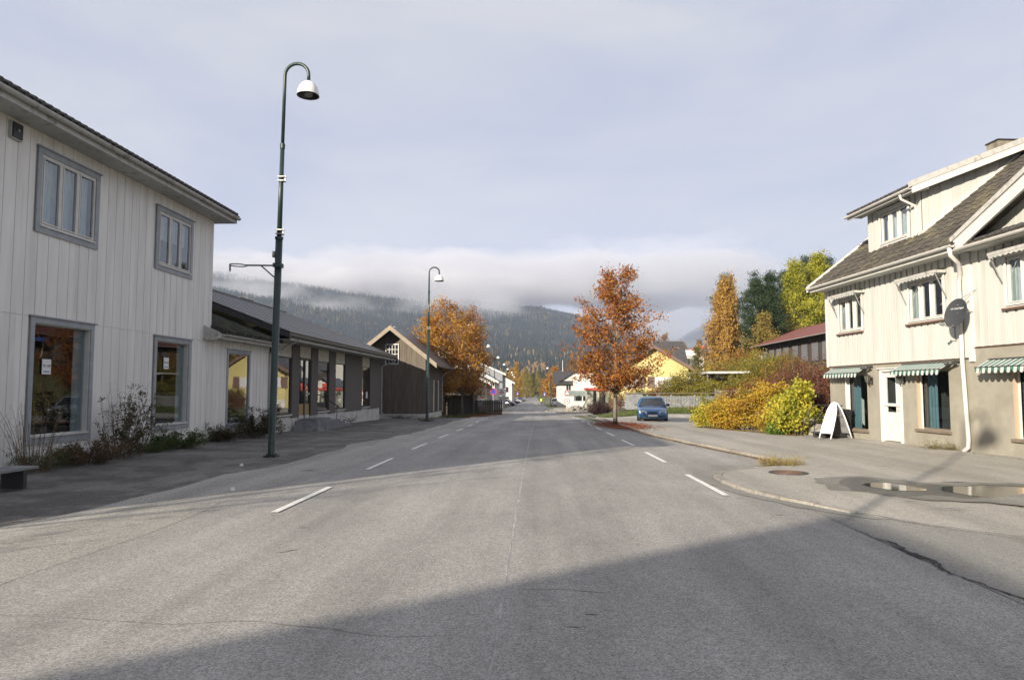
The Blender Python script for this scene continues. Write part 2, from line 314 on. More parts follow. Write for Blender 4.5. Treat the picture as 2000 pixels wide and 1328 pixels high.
strip('road', yr(-40, 560, 1.0), lambda y: (-4.8 if y < 40 else cx(y)-3.6), lambda y: (3.65 if y < 40 else cx(y)+3.6), 0, M['road'])
# pale strip along the left side of the road, dark worn asphalt by the house walls
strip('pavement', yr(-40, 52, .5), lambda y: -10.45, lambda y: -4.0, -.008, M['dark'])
strip('pavement', yr(-40, 56, .5), jit(ip([(-40,-6.5),(8,-6.35),(11.4,-5.9),(13.5,-6.1),(15.4,-5.6),(22,-5.55),(27,-5.2),(34,-4.9),(56,-5.3)]), .5, .35), jit(ip([(-40,-4.1),(9,-4.45),(11,-4.6),(16,-4.05),(20,-3.9),(30,-3.75),(45,-3.8),(56,-4.2)]), .9, .16), .002, M['strip'])
# right: road surface patch, pavement and side yard
strip('road', yr(-20, 15.6, .5), lambda y: 3.6, lambda y: ip([(-20,12),(4,10),(7.6,5.6),(8.6,4.75),(9.4,4.2),(10.1,3.85),(15.6,4.9)])(y), .004, M['patch'])
pl = ip([(-10,12),(4,10),(7.6,5.55),(8.6,4.7),(9.4,4.15),(10.2,3.8),(11,3.4),(12,3.2),(12.8,3.15),(13.4,3.2),(14.1,3.5),(14.5,4.1),(14.8,4.7),(15.05,5.45),(15.4,5.42),(17.4,5.16),(19.9,4.8),(22.4,4.5),(26.2,4.15),(32.4,3.95),(36,3.9),(46,4.0),(60,4.1)])
PVZ = .055
def pz(x, y): return g(x, y) + .008 + (PVZ-.008)*sm((y-9.0)/2.0)   # the pavement runs out flush with the road near the viewpoint
strip('pavement', yr(-10, 60, .25), pl, lambda y: 10.2+(24-y)*.083 if y < 24 else (13.5 if y > 34 else 9.7+(y-24)*.38), 0, M['pave'], nxs=10, usez=pz)
strip('pavement', [79,80,82,84,86,88,90,92,94,96,98,100,110,120], lambda y: cx(y)+3.6 if y > 80 else 2.2, lambda y: 12, .06, M['pave'], nxs=12, usez=g)
strip('road', yr(60, 79, 1), lambda y: cx(y)+3.5, lambda y: 14, .005, M['patch'], nxs=12, usez=g)
strip('road', yr(15.6, 60, 1), lambda y: 3.6, lambda y: pl(y)+.05, .003, M['road'], nxs=2)
# kerb stones
def kerb(pts, L0=.95, w=.13, h=.03):
    hold = bpy.data.objects.new('kerb', None); COL.objects.link(hold); hold['kind'] = 'structure'
    pts = [Vector((p[0], p[1], 0)) for p in pts]; seg = [(pts[i+1]-pts[i]).length for i in range(len(pts)-1)]; T = sum(seg)
    def at(s):
        for i, l in enumerate(seg):
            if s <= l or i == len(seg)-1: return pts[i] + (pts[i+1]-pts[i])*(s/l)
            s -= l
    n = max(1, int(T/L0)); k = 0; _k = None
    for i in range(n):
        a = at(T*i/n); b = at(T*(i+1)/n); c = (a+b)/2; z = pz(c.x+.1, c.y)-PVZ
        if _k is None: _k = bpy.data.meshes.new('kerb_stone'); q = MB().box(-.5,.5,-.5,.5,-.5,.5); _k.from_pydata(q.v, [], q.f); _k.materials.append(M['kerb'])
        o = bpy.data.objects.new('kerb_stone', _k); COL.objects.link(o); o.parent = hold
        o.location = (c.x, c.y, z + (PVZ+h)/2 - .02 + random.uniform(-.006, .006)); o.scale = ((b-a).length-.015, w, PVZ+h+.04)
        o.rotation_euler = (random.uniform(-.02,.02), 0, math.atan2(b.y-a.y, b.x-a.x)+random.uniform(-.015,.015))
kerb([(pl(y), y) for y in [9.6,10.2,11,12,12.8,13.4,14.1,14.5,14.8,15.05]], .62, h=.008)
kerb([(pl(y), y) for y in [15.3,17.4,19.9,22.4,26.2,32.4]], .95)
kerb([(pl(y), y) for y in [32.4,36,40,46,52,58]], 1)
kerb([(10,79),(6,79),(2.6,79.1),(1.9,79.8),(1.65,81),(1.55,90),(1.3,110)], 1.2, w=.2)
# painted markings: every dash an object of its own
hold = bpy.data.objects.new('road_marking', None); COL.objects.link(hold); hold['kind'] = 'structure'
def dash(x, y0, y1, w=.1, off=.012, m=None, x2=None, name='dash'):
    o = strip(name, [y0] + [y for y in YL if y0 < y < y1] + [y1], lambda y: x-w/2+((x2-x)*(y-y0)/(y1-y0) if x2 else 0), lambda y: x+w/2+((x2-x)*(y-y0)/(y1-y0) if x2 else 0), off, m or M['line'], kind='structure')
    del o['kind']; o.parent = hold
for k in range(16):
    y0 = 9.35 + k*5.05; sh = cx(y0)+.35; sh = min(0, sh)
    dash(-3.48+sh*.9, y0, y0+2.45, x2=-3.47+(min(0, cx(y0+2.4)+.35))*.9)
    if k < 9: y1 = 11.1+k*5.0; dash(2.8-.10*k*.5, y1, y1+2.7, x2=2.78-.10*k*.5-.03)
def cross(y, x0, x1, d): 
    o = strip('stop_line_and_lit_band', [y, y+d], lambda q: x0, lambda q: x1, .014, M['line'], kind='structure'); del o['kind']; o.parent = hold
cross(77.5, -4.6, 1.5, .35); cross(101, -5.4, 1.4, .5)  # near: a painted line; far: a sunlit band painted on in white
# pale seam between the lanes and cracks
def ribbon(name, pts, w, m, off, jt=.02, par=None, step=.12, usez=None):
    P = []; pts = [Vector((a, b, 0)) for a, b in pts]
    for i in range(len(pts)-1):
        L = (pts[i+1]-pts[i]).length; n = max(1, int(L/step))
        for k in range(n): P.append(pts[i].lerp(pts[i+1], k/n))
    P.append(pts[-1]); V = []
    for i, p in enumerate(P):
        d = (P[min(i+1, len(P)-1)]-P[max(i-1, 0)]).normalized(); q = Vector((-d.y, d.x, 0))
        j = jt*(mn.noise(Vector((p.x*2.3, p.y*2.3, 1)))*1.5 + random.uniform(-.4,.4)); ww = w*(.4+abs(mn.noise(Vector((p.x*5, p.y*5, 4))))*2.2)*min(1, .3+3*min(i, len(P)-1-i)/len(P))
        for s in (-1, 1):
            c = p + q*(j + s*ww/2); V.append((c.x, c.y, (usez or g)(c.x, c.y)+off))
    F = [(2*i, 2*i+1, 2*i+3, 2*i+2) for i in range(len(P)-1)]
    o = fastmesh(name, V, F, m); o.parent = par; return o
ribbon('lane_seam', [(-.28,3.5),(-.33,10),(-.36,20),(-.36,35),(-.45,45)], .035, M['seam'], .002, .012, hold)
crk = mat('crack', (.09,.085,.08), (.16,.15,.14), scale=9, rough=.95)
for pts, w in (([(-3.9,5.1),(-2.6,4.95),(-1.9,5.02),(-1.0,4.75),(-.55,4.78)], .011), ([(-.2,5.85),(.1,5.9),(.65,5.8)], .012), ([(-7.5,5.0),(-5.5,5.35),(-3.9,5.1)], .01), ([(2.9,14.5),(3.2,13.7),(3.4,13.1)], .014),
               ([(1.1,16.2),(1.5,16.25)], .06), ([(.9,11.9),(1.3,11.6)],.012), ([(-2.6,7.1),(-2.45,7.3)], .04),([(.45,7.6),(.6,7.62)],.05),([(-.6,9.4),(-.1,9.45)],.012)):
    ribbon('crack', pts, w*.8, crk, .003, .03, hold)
random.seed(3)
for i in range(46):   # small dark scuffs on the road
    x = random.uniform(-5, 3.4); y = random.uniform(4.2, 22); l = random.uniform(.03, .13)
    ribbon('scuff', [(x, y), (x+l, y+random.uniform(-.02,.02))], random.uniform(.012,.035), crk, .003, .01, hold, step=.03)
ribbon('joint_sealant', [(3.60,8.5),(3.58,7.5),(3.61,6.4),(3.69,5.5),(3.75,3)], .03, M['seal'], .012, .05, hold, step=.06)
ribbon('joint_sealant', [(3.63,8.0),(3.62,7.4),(3.65,6.6)], .05, M['seal'], .011, .06, hold, step=.06)
ribbon('joint_crack', [(3.95,9.9),(4.3,9.2),(4.75,8.6),(5.65,7.55)], .022, crk, .02, .03, hold)
for i in range(26):
    x = random.uniform(4.5, 9.5); y = random.uniform(9, 40); l = random.uniform(.1, .5)
    if x < pl(y)+.2 or x > 9.5: continue
    ribbon('scuff', [(x, y), (x+l, y+random.uniform(-.1,.1))], random.uniform(.02,.07), crk if i % 3 else M['wet'], PVZ+.006, .05, hold, step=.05)
for i in range(14):
    x = random.uniform(-9.5, -4.6); y = random.uniform(12, 44); l = random.uniform(.2, .9)
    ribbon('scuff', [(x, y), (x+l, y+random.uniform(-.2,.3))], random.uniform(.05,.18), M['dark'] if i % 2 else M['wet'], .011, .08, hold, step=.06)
def blob(name, pts, off, m, sub=5, jt=.05, usez=None, **kw):
    P = []; n = len(pts)
    for i in range(n):
        p0, p1, p2, p3 = [Vector((*pts[(i+k) % n], 0)) for k in (-1, 0, 1, 2)]
        for k in range(sub):
            t = k/sub; c = .5*((2*p1)+(p2-p0)*t+(2*p0-5*p1+4*p2-p3)*t*t+(3*p1-p0-3*p2+p3)*t**3)
            c += Vector((mn.noise(c*3), mn.noise(c*3+Vector((9,0,0))), 0))*jt; P.append(c)
    me = bpy.data.meshes.new(name); me.from_pydata([(p.x, p.y, (usez or g)(p.x, p.y)+off) for p in P], [], [tuple(range(len(P)))]); me.update()
    return obj(name, me, m, **kw)
blob('wet_asphalt', [(5.14,12.69),(5.7,13.0),(6.0,12.3),(6.6,12.05),(7.3,12.15),(7.9,11.8),(8.4,11.0),(7.6,10.2),(6.72,10.2),(6.14,10.5),(5.77,10.96),(5.32,10.85),(4.98,11.19),(4.85,11.7)], PVZ+.006, M['wet'], kind='structure', jt=.12, sub=8)
blob('damp_asphalt', [(4.75,12.7),(5.7,13.25),(6.3,12.5),(7.3,12.45),(8.2,12.1),(9.0,11.1),(7.8,9.9),(6.7,9.9),(5.9,10.3),(5.2,10.6),(4.6,11.5)], PVZ+.004, M['damp'], kind='structure', jt=.2, sub=10)
blob('water', [(6.3,11.75),(6.9,11.9),(7.5,11.85),(8.1,11.3),(8.0,10.6),(7.3,10.4),(6.7,10.45),(6.3,10.8),(6.15,11.3)], PVZ+.01, M['water'], kind='structure', jt=.1, sub=8)
blob('water', [(5.35,12.2),(5.75,12.2),(5.95,11.6),(5.75,11.3),(5.35,11.45),(5.2,11.8)], PVZ+.01, M['water'], kind='structure', jt=.1, sub=8)
blob('wet_asphalt', [(4.9,7.4),(5.2,7.35),(5.35,6.95),(5.05,7.0),(4.85,7.2)], .016, M['wet'], kind='structure', jt=.05)
blob('wet_asphalt', [(3.0,14.2),(3.12,13.2),(3.1,12.4),(3.3,11.2),(3.9,10.0),(4.3,9.2),(4.0,9.3),(3.4,10.3),(3.0,11.4),(2.85,12.6),(2.8,13.6)], .01, M['patch'], kind='structure', jt=.08)
t = thing('manhole_cover', 'rusty round iron manhole cover set in the pale pavement near the kerb end', 'manhole cover', (4.62, 13.72, g(4.6,13.7)+PVZ))
MB().lathe([(0,.012),(.29,.012),(.29,.0),(.30,-.01)], 32).build('cover_plate', M['rust'], t)
for k in range(5): MB().lathe([(.05+k*.05,.012),(.055+k*.05,.017),(.065+k*.05,.017),(.07+k*.05,.012)], 28).build('rib', M['rust'], t)
MB().lathe([(.30,.0),(.30,.014),(.35,.014),(.36,-.01)], 32).build('frame', M['iron'], t)

# ---------------------------------------------------------------- hills, forest, low cloud, haze
def px2ang(px): return math.atan((px-1056)/1400)          # bearing measured from the road's vanishing point
# ridge height profiles: bearing (as offset px at the photo's scale) -> rise over eye level per unit distance
rid = ip([(-2600,.16),(-1056,.150),(-640,.145),(-400,.128),(-250,.122),(-100,.116),(0,.113),(60,.104),(130,.088),(200,.068),(235,.063),(300,.050),(500,.044),(2600,.05)])
def hill_z(X, Y):
    D = math.hypot(X, Y); b = X/Y*1400 if Y > 1 else 0
    t = sm((D-450)/2550); t = t*.55 + .45*((max(0, D-450))/2550)**1.5 if D < 3000 else 1.0
    base = rid(b)*3000
    n = mn.fractal(Vector((X/620, Y/620, 0)), 1, 2, 5)*.5
    fold = mn.noise(Vector((X/900+3, Y/300, 5)))*.16
    z = t*base*(1+.10*n+fold*(1 if t < .9 else (1-t)*10)) + min(1, (D-450)/800 if D > 450 else 0)*14*n
    if D > 3000: z = base*(1-(D-3000)/2500)
    return z
na, ndd = 240, 90
bs = np.linspace(-2000, 1500, na); ds = np.concatenate([np.linspace(450, 1500, 40), np.linspace(1530, 3000, 38), np.linspace(3080, 4200, 12)])
V = []
for D in ds:
    for b in bs:
        a = math.atan(b/1400); X = D*math.sin(a); Y = D*math.cos(a); V.append((X, Y, hill_z(X, Y)-.5))
F = [(j*na+i, j*na+i+1, (j+1)*na+i+1, (j+1)*na+i) for j in range(len(ds)-1) for i in range(na-1)]
hm = mat('forest floor and heath', (.02,.027,.02), (.045,.045,.03), scale=.012, rough=.95, c3=(.16,.12,.06), s3=.004, t3=(.6,.7))
fastmesh('hills', V, F, hm, kind='structure')
# far hills on the right
V = []; 
fr = ip([(150,.115),(190,.095),(225,.075),(262,.0655),(300,.082),(340,.098),(420,.104),(700,.12),(1500,.13)])
nb = 120; bb = np.linspace(120, 1500, nb)
for D, k in ((2600,0.02),(3600,.35),(5000,.72),(6300,1.0),(7400,.5)):
    for b in bb:
        a = math.atan(b/1400); z = fr(b)*6300*k*(1+.03*mn.noise(Vector((b/60, k*3, 0)))); V.append((D*math.sin(a), D*math.cos(a), z))
F = [(j*nb+i, j*nb+i+1, (j+1)*nb+i+1, (j+1)*nb+i) for j in range(4) for i in range(nb-1)]
fastmesh('hills', V, F, mat('far hills', (.04,.05,.05), (.07,.08,.05), scale=.003, rough=.95), kind='structure')
# forest on the slope: thousands of spruces and birches, one mass
rng = np.random.default_rng(5)
def cones(n, rmin, rmax, bmin, bmax, hmin, hmax, wf, name, m, label=None, nseg=5, dens=None, blob_=False):
    D = np.sqrt(rng.uniform(rmin**2, rmax**2, n)); b = rng.uniform(bmin, bmax, n); a = np.arctan(b/1400)
    X = D*np.sin(a); Y = D*np.cos(a); h = rng.uniform(hmin, hmax, n); keep = []
    V = []; F = []
    for i in range(n):
        if dens and dens(X[i], Y[i], D[i]) < rng.random(): continue
        z = hill_z(X[i], Y[i])-1; o = len(V); w = h[i]*wf*rng.uniform(.8,1.25); ph = rng.uniform(0, 6.28)
        if blob_:
            for zz_, rr in ((.1,.55),(.4,1.0),(.78,.5)):
                for k in range(nseg): V.append((X[i]+w*rr*math.cos(ph+k*6.283/nseg)*rng.uniform(.5,1.35), Y[i]+w*rr*math.sin(ph+k*6.283/nseg), z+h[i]*zz_*rng.uniform(.9,1.1)))
            V.append((X[i], Y[i], z+h[i]))
            for r_ in (0, 1):
                for k in range(nseg):
                    k2 = (k+1) % nseg; F.append((o+r_*nseg+k, o+r_*nseg+k2, o+(r_+1)*nseg+k2)); F.append((o+r_*nseg+k, o+(r_+1)*nseg+k2, o+(r_+1)*nseg+k))
            for k in range(nseg): F.append((o+2*nseg+k, o+2*nseg+(k+1) % nseg, o+3*nseg))
        else:
            for k in range(nseg): V.append((X[i]+w*math.cos(ph+k*6.283/nseg), Y[i]+w*math.sin(ph+k*6.283/nseg), z))
            V.append((X[i], Y[i], z+h[i]))
            for k in range(nseg): F.append((o+k, o+(k+1) % nseg, o+nseg))
    o = fastmesh(name, V, F, m, kind='stuff'); o['label'] = label; o['category'] = 'forest'
    return o
spruce = leafmat('spruce forest', [(.008,.015,.012),(.015,.024,.016),(.028,.036,.02)], trans=0, scale=.01)
birch = leafmat('birch forest', [(.10,.07,.045),(.17,.10,.04),(.20,.13,.035),(.13,.12,.04)], trans=0, scale=.01)
cones(26000, 900, 3000, -700, 260, 9, 17, .17, 'forest', spruce, 'dark spruce forest covering the mountain slope beyond the village', dens=lambda x, y, D: 1 if mn.noise(Vector((x/160, y/160, 0))) > -.25 else .35)
cones(9000, 1500, 3000, -1000, 300, 7, 13, .25, 'forest', leafmat('mixed slope wood', [(.05,.055,.025),(.10,.085,.03),(.07,.06,.03)], trans=0, scale=.01), 'thin yellowing birches scattered among the spruces high on the slope', blob_=True, dens=lambda x, y, D: 1 if mn.noise(Vector((x/200+5, y/200, 0))) > 0 else .2)
cones(6500, 470, 1250, -420, 420, 5, 9.5, .26, 'forest', birch, 'brown and orange leafless wood at the foot of the slope', blob_=True, dens=lambda x, y, D: (1 if mn.noise(Vector((x/90+9, y/90, 0))) > -.1 else .3)*(1 if D < 900 else .5))
cones(700, 480, 1000, -330, 420, 11, 18, .17, 'forest', spruce, 'dark spruces standing among the brown trees at the foot of the slope')
def cloudmat(name, dens, scale, thr=(.4,.6), size=(1,1,1), col=(.97,.97,.985)):
    m = bpy.data.materials.new(name); m.use_nodes = True; t = m.node_tree; t.nodes.clear(); L = t.links.new
    o = nd(t, 'ShaderNodeOutputMaterial'); v = nd(t, 'ShaderNodeVolumePrincipled'); v.inputs['Color'].default_value = (*col, 1); v.inputs['Anisotropy'].default_value = .2
    tcn = nd(t, 'ShaderNodeTexCoord'); L(v.outputs[0], o.inputs['Volume'])
    g = nd(t, 'ShaderNodeNewGeometry'); mpn = nd(t, 'ShaderNodeMapping', Scale=(1,.8,2.0)); L(g.outputs['Position'], mpn.inputs[0])
    nz = nd(t, 'ShaderNodeTexNoise', Scale=scale, Detail=4, Roughness=.6); L(mpn.outputs[0], nz.inputs['Vector'])
    sp = nd(t, 'ShaderNodeSeparateXYZ'); mo = nd(t, 'ShaderNodeMapping', Scale=(1/size[0],1/size[1],1/size[2]), Location=(.5,.5,.5)); L(tcn.outputs['Object'], mo.inputs[0]); L(mo.outputs[0], sp.inputs[0])
    # distance from the box sides, 0 at the skin and 1 in the middle
    def edge(k):
        a = nd(t, 'ShaderNodeMath', operation='SUBTRACT'); L(sp.outputs[k], a.inputs[0]); a.inputs[1].default_value = .5
        b = nd(t, 'ShaderNodeMath', operation='MULTIPLY'); L(a.outputs[0], b.inputs[0]); b.inputs[1].default_value = 2
        c = nd(t, 'ShaderNodeMath', operation='POWER'); ab = nd(t, 'ShaderNodeMath', operation='ABSOLUTE'); L(b.outputs[0], ab.inputs[0]); L(ab.outputs[0], c.inputs[0]); c.inputs[1].default_value = 4 if k != 2 else 2.5
        return c
    s = nd(t, 'ShaderNodeMath', operation='ADD'); L(edge(0).outputs[0], s.inputs[0]); L(edge(1).outputs[0], s.inputs[1]); s2 = nd(t, 'ShaderNodeMath', operation='ADD'); L(s.outputs[0], s2.inputs[0]); L(edge(2).outputs[0], s2.inputs[1])
    su = nd(t, 'ShaderNodeMath', operation='MULTIPLY_ADD'); L(s2.outputs[0], su.inputs[0]); su.inputs[1].default_value = -.5; L(nz.outputs[0], su.inputs[2])
    mr = nd(t, 'ShaderNodeMapRange'); L(su.outputs[0], mr.inputs[0]); mr.inputs[1].default_value = thr[0]; mr.inputs[2].default_value = thr[1]; mr.inputs[3].default_value = 0; mr.inputs[4].default_value = dens
    L(mr.outputs[0], v.inputs['Density'])
    return m
def bank(label, x, y, z, sx, sy, sz, rz, m, seed):
    m = cloudmat(m[0], m[1], m[2], m[3], (sx,sy,sz))
    bm = MB(); nu, nv = 28, 14; r = random.Random(seed)
    for j in range(nv+1):
        for i in range(nu):
            th = 2*math.pi*i/nu; ph = math.pi*j/nv
            d = Vector((math.sin(ph)*math.cos(th), math.sin(ph)*math.sin(th), math.cos(ph)))
            q = Vector([math.copysign(abs(c)**.55, c) for c in d]); k = 1+.12*mn.noise(d*3+Vector((seed,0,0)))
            bm.v.append((q.x*sx/2*k, q.y*sy/2*k, q.z*sz/2*k))
    bm.f = [((j+1)*nu+i, (j+1)*nu+(i+1) % nu, j*nu+(i+1) % nu, j*nu+i) for j in range(nv) for i in range(nu)]
    o = bm.build('low_cloud', None, None, (x,y,z), (0,0,rz)); o.data.materials.append(m); o['kind'] = 'stuff'; o['label'] = label; o['category'] = 'cloud'
    return o
cm = ('cloud bank volume', .02, .003, (.22,.46)); mm_ = ('mist volume', .008, .006, (.28,.62))
bank('long grey cloud bank lying across the top of the mountain', -620, 2500, 362, 3650, 1000, 205, R(-2), cm, 1)
bank('thin mist rising off the mountain slope above the low brown shop', -830, 1900, 190, 620, 500, 330, 0, mm_, 2)
bank('thin mist drifting on the slope right of the brown gabled barn', -230, 2000, 190, 520, 500, 300, 0, mm_, 3)
bank('thin mist lying along the slope between the brown shop and the barn', -560, 1800, 150, 560, 420, 230, 0, mm_, 5)
bank('ragged mist climbing the dark slope above the barn roof', -500, 2250, 240, 420, 420, 260, 0, mm_, 6)
bank('mist hanging low over the slope behind the big rowan', 230, 2300, 150, 620, 420, 240, 0, mm_, 7)
bank('pale cloud behind the rowan tree over the end of the ridge', 650, 4200, 600, 1900, 900, 760, 0, ('end cloud volume', .004, .0018, (.24,.6)), 4)
hz = MB().box(-2400, 3200, -60, 7600, -4, 900).build('haze', None); hz['kind'] = 'stuff'
hmv = bpy.data.materials.new('haze'); hmv.use_nodes = True; tt = hmv.node_tree; tt.nodes.clear()
o_ = tt.nodes.new('ShaderNodeOutputMaterial'); v_ = tt.nodes.new('ShaderNodeVolumePrincipled'); v_.inputs['Color'].default_value = (.66,.77,1,1); v_.inputs['Density'].default_value = .00015; v_.inputs['Anisotropy'].default_value = 0
tt.links.new(v_.outputs[0], o_.inputs['Volume']); hz.data.materials.append(hmv)
# ---------------------------------------------------------------- building helpers (front view: x right, -y outward, z up)
def wall_holes(x0, x1, z0, z1, holes, y0, y1):
    b = MB(); xs = sorted(set([x0, x1] + [h[0] for h in holes] + [h[1] for h in holes])); xs = [x for x in xs if x0 <= x <= x1]
    for a, c in zip(xs, xs[1:]):
        cut = sorted([(h[2], h[3]) for h in holes if h[0] < (a+c)/2 < h[1]]); z = z0
        for p, q in cut + [(z1, z1)]:
            if p > z + 1e-4: b.box(a, c, y0, y1, z, min(p, z1))
            z = max(z, q)
    return b
def boards(par, m, x0, x1, z0, z1, holes, w=.168, th=.022, y=0, split=(), alt=.006, gap=.006, top=None, name='board', bot=0, overlap=False):
    n = max(1, round((x1-x0)/w)); w = (x1-x0)/n; k = 0
    for i in range(n):
        a = x0+i*w+gap/2; c = x0+(i+1)*w-gap/2; over = (i % 2) if alt else 0
        if overlap: 
            if over: a -= w*.16; c += w*.16
        zt = min(z1, top((a+c)/2)) if top else z1
        cut = sorted([(h[2], h[3]) for h in holes if h[0] < c-.02 and h[1] > a+.02] + [(s, s+.006) for s in split]); z = z0 + (random.uniform(-bot, bot) if bot else 0)
        for p, q in cut + [(zt, zt)]:
            p = min(p, zt)
            if p > z+.02: piece(name, m, par, a, c, y-th-over*alt, y-over*alt*(0 if not overlap else 1)+.001*(0 if overlap else 1), z, p); k += 1
            z = max(z, q)
    return k
def window(par, x0, x1, z0, z1, n=3, tw=.13, trim='grey', fr='trimW', rec=.03, sillh=.16, gl='glass', fw=.055, curtain=None, depth=1.4, yw=-.028, cap=True, room=True, reveal=.0, tb=None, th=.03, trimname='window', tilt=0):
    # x0..z1: outer edge of the casing
    a, c, p, q = x0+tw, x1-tw, z0+sillh, z1-tw
    b = MB()
    if tw > 0:
        b.box(x0, a, yw-th, yw, z0+.0, z1-tw); b.box(c, x1, yw-th, yw, z0+.0, z1-tw); b.box(x0, x1, yw-th, yw, z1-tw, z1); b.box(a, c, yw-th+.001, yw, z0, p-.02)
        if cap: b.box(x0-.05, x1+.05, yw-th-.035, yw+.002, z1+.002, z1+.03)
    else: b.box(a, c, yw, yw+.05, p-.02, p)
    w = b.build(trimname, M[trim], par)
    f = MB(); y = yw+rec if rec else yw-.005
    f.box(a, a+fw, y, y+.07, p, q); f.box(c-fw, c, y, y+.07, p, q); f.box(a+fw, c-fw, y, y+.07, q-fw, q); f.box(a+fw, c-fw, y, y+.07, p, p+fw)
    if reveal: f.box(a+.001, a+.02, yw, y, p, q); f.box(c-.02, c-.001, yw, y, p, q); f.box(a+.02, c-.02, yw, y, q-.02, q-.001)
    xs = [a+fw+(c-a-2*fw)*i/n for i in range(n+1)]
    for x in xs[1:-1]: f.box(x-.045, x+.045, y-.008, y+.07, p+fw, q-fw)
    f.build('frame', M[fr], w)
    for i in range(n):
        l = xs[i]+(.045 if i else 0); r = xs[i+1]-(.045 if i < n-1 else 0)
        if n > 1 or fw > .05:
            k = .03; s = MB(); zb, zt = p+fw, q-fw
            s.box(l+.004, l+k, y-.02, y+.03, zb+.004, zt-.004); s.box(r-k, r-.004, y-.02, y+.03, zb+.004, zt-.004); s.box(l+k, r-k, y-.02, y+.03, zt-k, zt-.004); s.box(l+k, r-k, y-.02, y+.03, zb+.004, zb+k); s.build('sash', M[fr], w)
        else: k = 0
        pc = Vector(((l+r)/2, y+.025, 0)); pn = MB().box(l+k-.01, r-k+.01, y+.02, y+.028, p+fw+k-.01, q-fw-k+.01).xf(Matrix.Translation(pc) @ Matrix.Rotation(R(tilt), 4, 'Z') @ Matrix.Translation(-pc)).build('pane', M[gl], w)
    sl = MB().box(a-.0, c+.0, yw-th-.05 if tw == 0 else yw-th-.03, y-.0, p-.02, p+.012).build('sill', M[fr], w)
    if room:
        r = MB(); r.quad((a,y+depth,p-.3),(c,y+depth,p-.3),(c,y+depth,q+.1),(a,y+depth,q+.1)); r.quad((a,y+.08,p-.02),(c,y+.08,p-.02),(c,y+depth,p-.3),(a,y+depth,p-.3)); r.quad((a,y+.08,q),(a,y+depth,q+.1),(c,y+depth,q+.1),(c,y+.08,q))
        r.quad((a,y+.08,p-.02),(a,y+depth,p-.3),(a,y+depth,q+.1),(a,y+.08,q)); r.quad((c,y+.08,p-.02),(c,y+.08,q),(c,y+depth,q+.1),(c,y+depth,p-.3)); r.build('interior', M['room'], w)
    if curtain:
        for (u0, u1, v0, v1, cm_) in curtain:
            cb = MB(); nn = max(4, int((u1-u0)/.03)); yy = y+.14
            for i in range(nn):
                xa = u0+(u1-u0)*i/nn; xb = u0+(u1-u0)*(i+1)/nn; cb.quad((xa, yy+.02*math.sin(i*1.3), v0), (xb, yy+.02*math.sin((i+1)*1.3), v0), (xb, yy+.02*math.sin((i+1)*1.3), v1), (xa, yy+.02*math.sin(i*1.3), v1))
            cb.build('curtain', M[cm_], w, smooth=True)
    return w, (a, c, p, q, y)
def gutter(par, x0, x1, y, z, m, r=.065, brackets=True, name='gutter'):
    b = MB(); n = 8; prof_ = [(y+r*math.cos(math.pi+math.pi*k/n), z+r*math.sin(math.pi+math.pi*k/n)) for k in range(n+1)]; inner = [(y+(r-.008)*math.cos(2*math.pi-math.pi*k/n), z+(r-.008)*math.sin(2*math.pi-math.pi*k/n)) for k in range(n+1)]
    b.prism(prof_+inner, 'x', x0, x1)
    gobj = b.build(name, m, par)
    if brackets:
        k = x0+.3
        while k < x1: MB().tube([(k, y+.02+r, z+.01), (k, y-r*.9, z-.0), (k, y-r*1.05, z-.02)], .008, 5).build('gutter_bracket', m, gobj); k += .75
    return gobj
def text(par, s, size, m, loc, rot, ext=.001, name='lettering'):
    cu = bpy.data.curves.new(name, 'FONT'); cu.body = s; cu.size = size; cu.align_x = 'CENTER'; cu.align_y = 'CENTER'; cu.extrude = ext; cu.resolution_u = 2
    o = bpy.data.objects.new(name, cu); COL.objects.link(o); dg = bpy.context.evaluated_depsgraph_get(); me = bpy.data.meshes.new_from_object(o.evaluated_get(dg)); bpy.data.objects.remove(o); me.materials.clear()
    return obj(name, me, m, par, loc, rot)

# ---------------------------------------------------------------- white two-storey shop house on the left
H1 = thing('shop_house', 'white two-storey board house with grey window trim and peeling paint', 'house', (-10.5, 3.4, 0), R(90))
Lh = 18.9; X_ = lambda Y: Y-3.4
hol = [(X_(14.35), X_(16.25), .6, 3.0), (X_(19.1), X_(20.9), .6, 2.95), (X_(14.35), X_(16.25), 4.95, 6.55), (X_(19.0), X_(20.85), 4.95, 6.5)]
wall_holes(0, Lh, -.3, 7.2, hol, 0, .15).build('wall', M['white'], H1)
w2 = MB().box(Lh-.15, Lh, .15, 9, -.3, 7.2).box(0, .15, .15, 9, -.3, 7.2).box(0, Lh, 8.85, 9, -.3, 7.2)
w2.prism([(0,7.2),(9,7.2),(4.5,9.5)], 'x', .02, .15); w2.prism([(0,7.2),(9,7.2),(4.5,9.5)], 'x', Lh-.15, Lh-.02); w2.build('end_wall', M['white'], H1)
oh = [(X_(14.25), X_(16.35), .45, 3.1), (X_(19.0), X_(21.0), .45, 3.05), (X_(14.25), X_(16.33), 4.87, 6.66), (X_(18.9), X_(20.95), 4.87, 6.62)]
random.seed(11)
boards(H1, M['white'], 0, Lh, .03, 7.0, oh, w=.168, split=(3.1,), alt=.007, bot=.03)
MB().box(0, Lh, -.004, 0, -.3, .04).build('plinth', M['concrete'], H1)
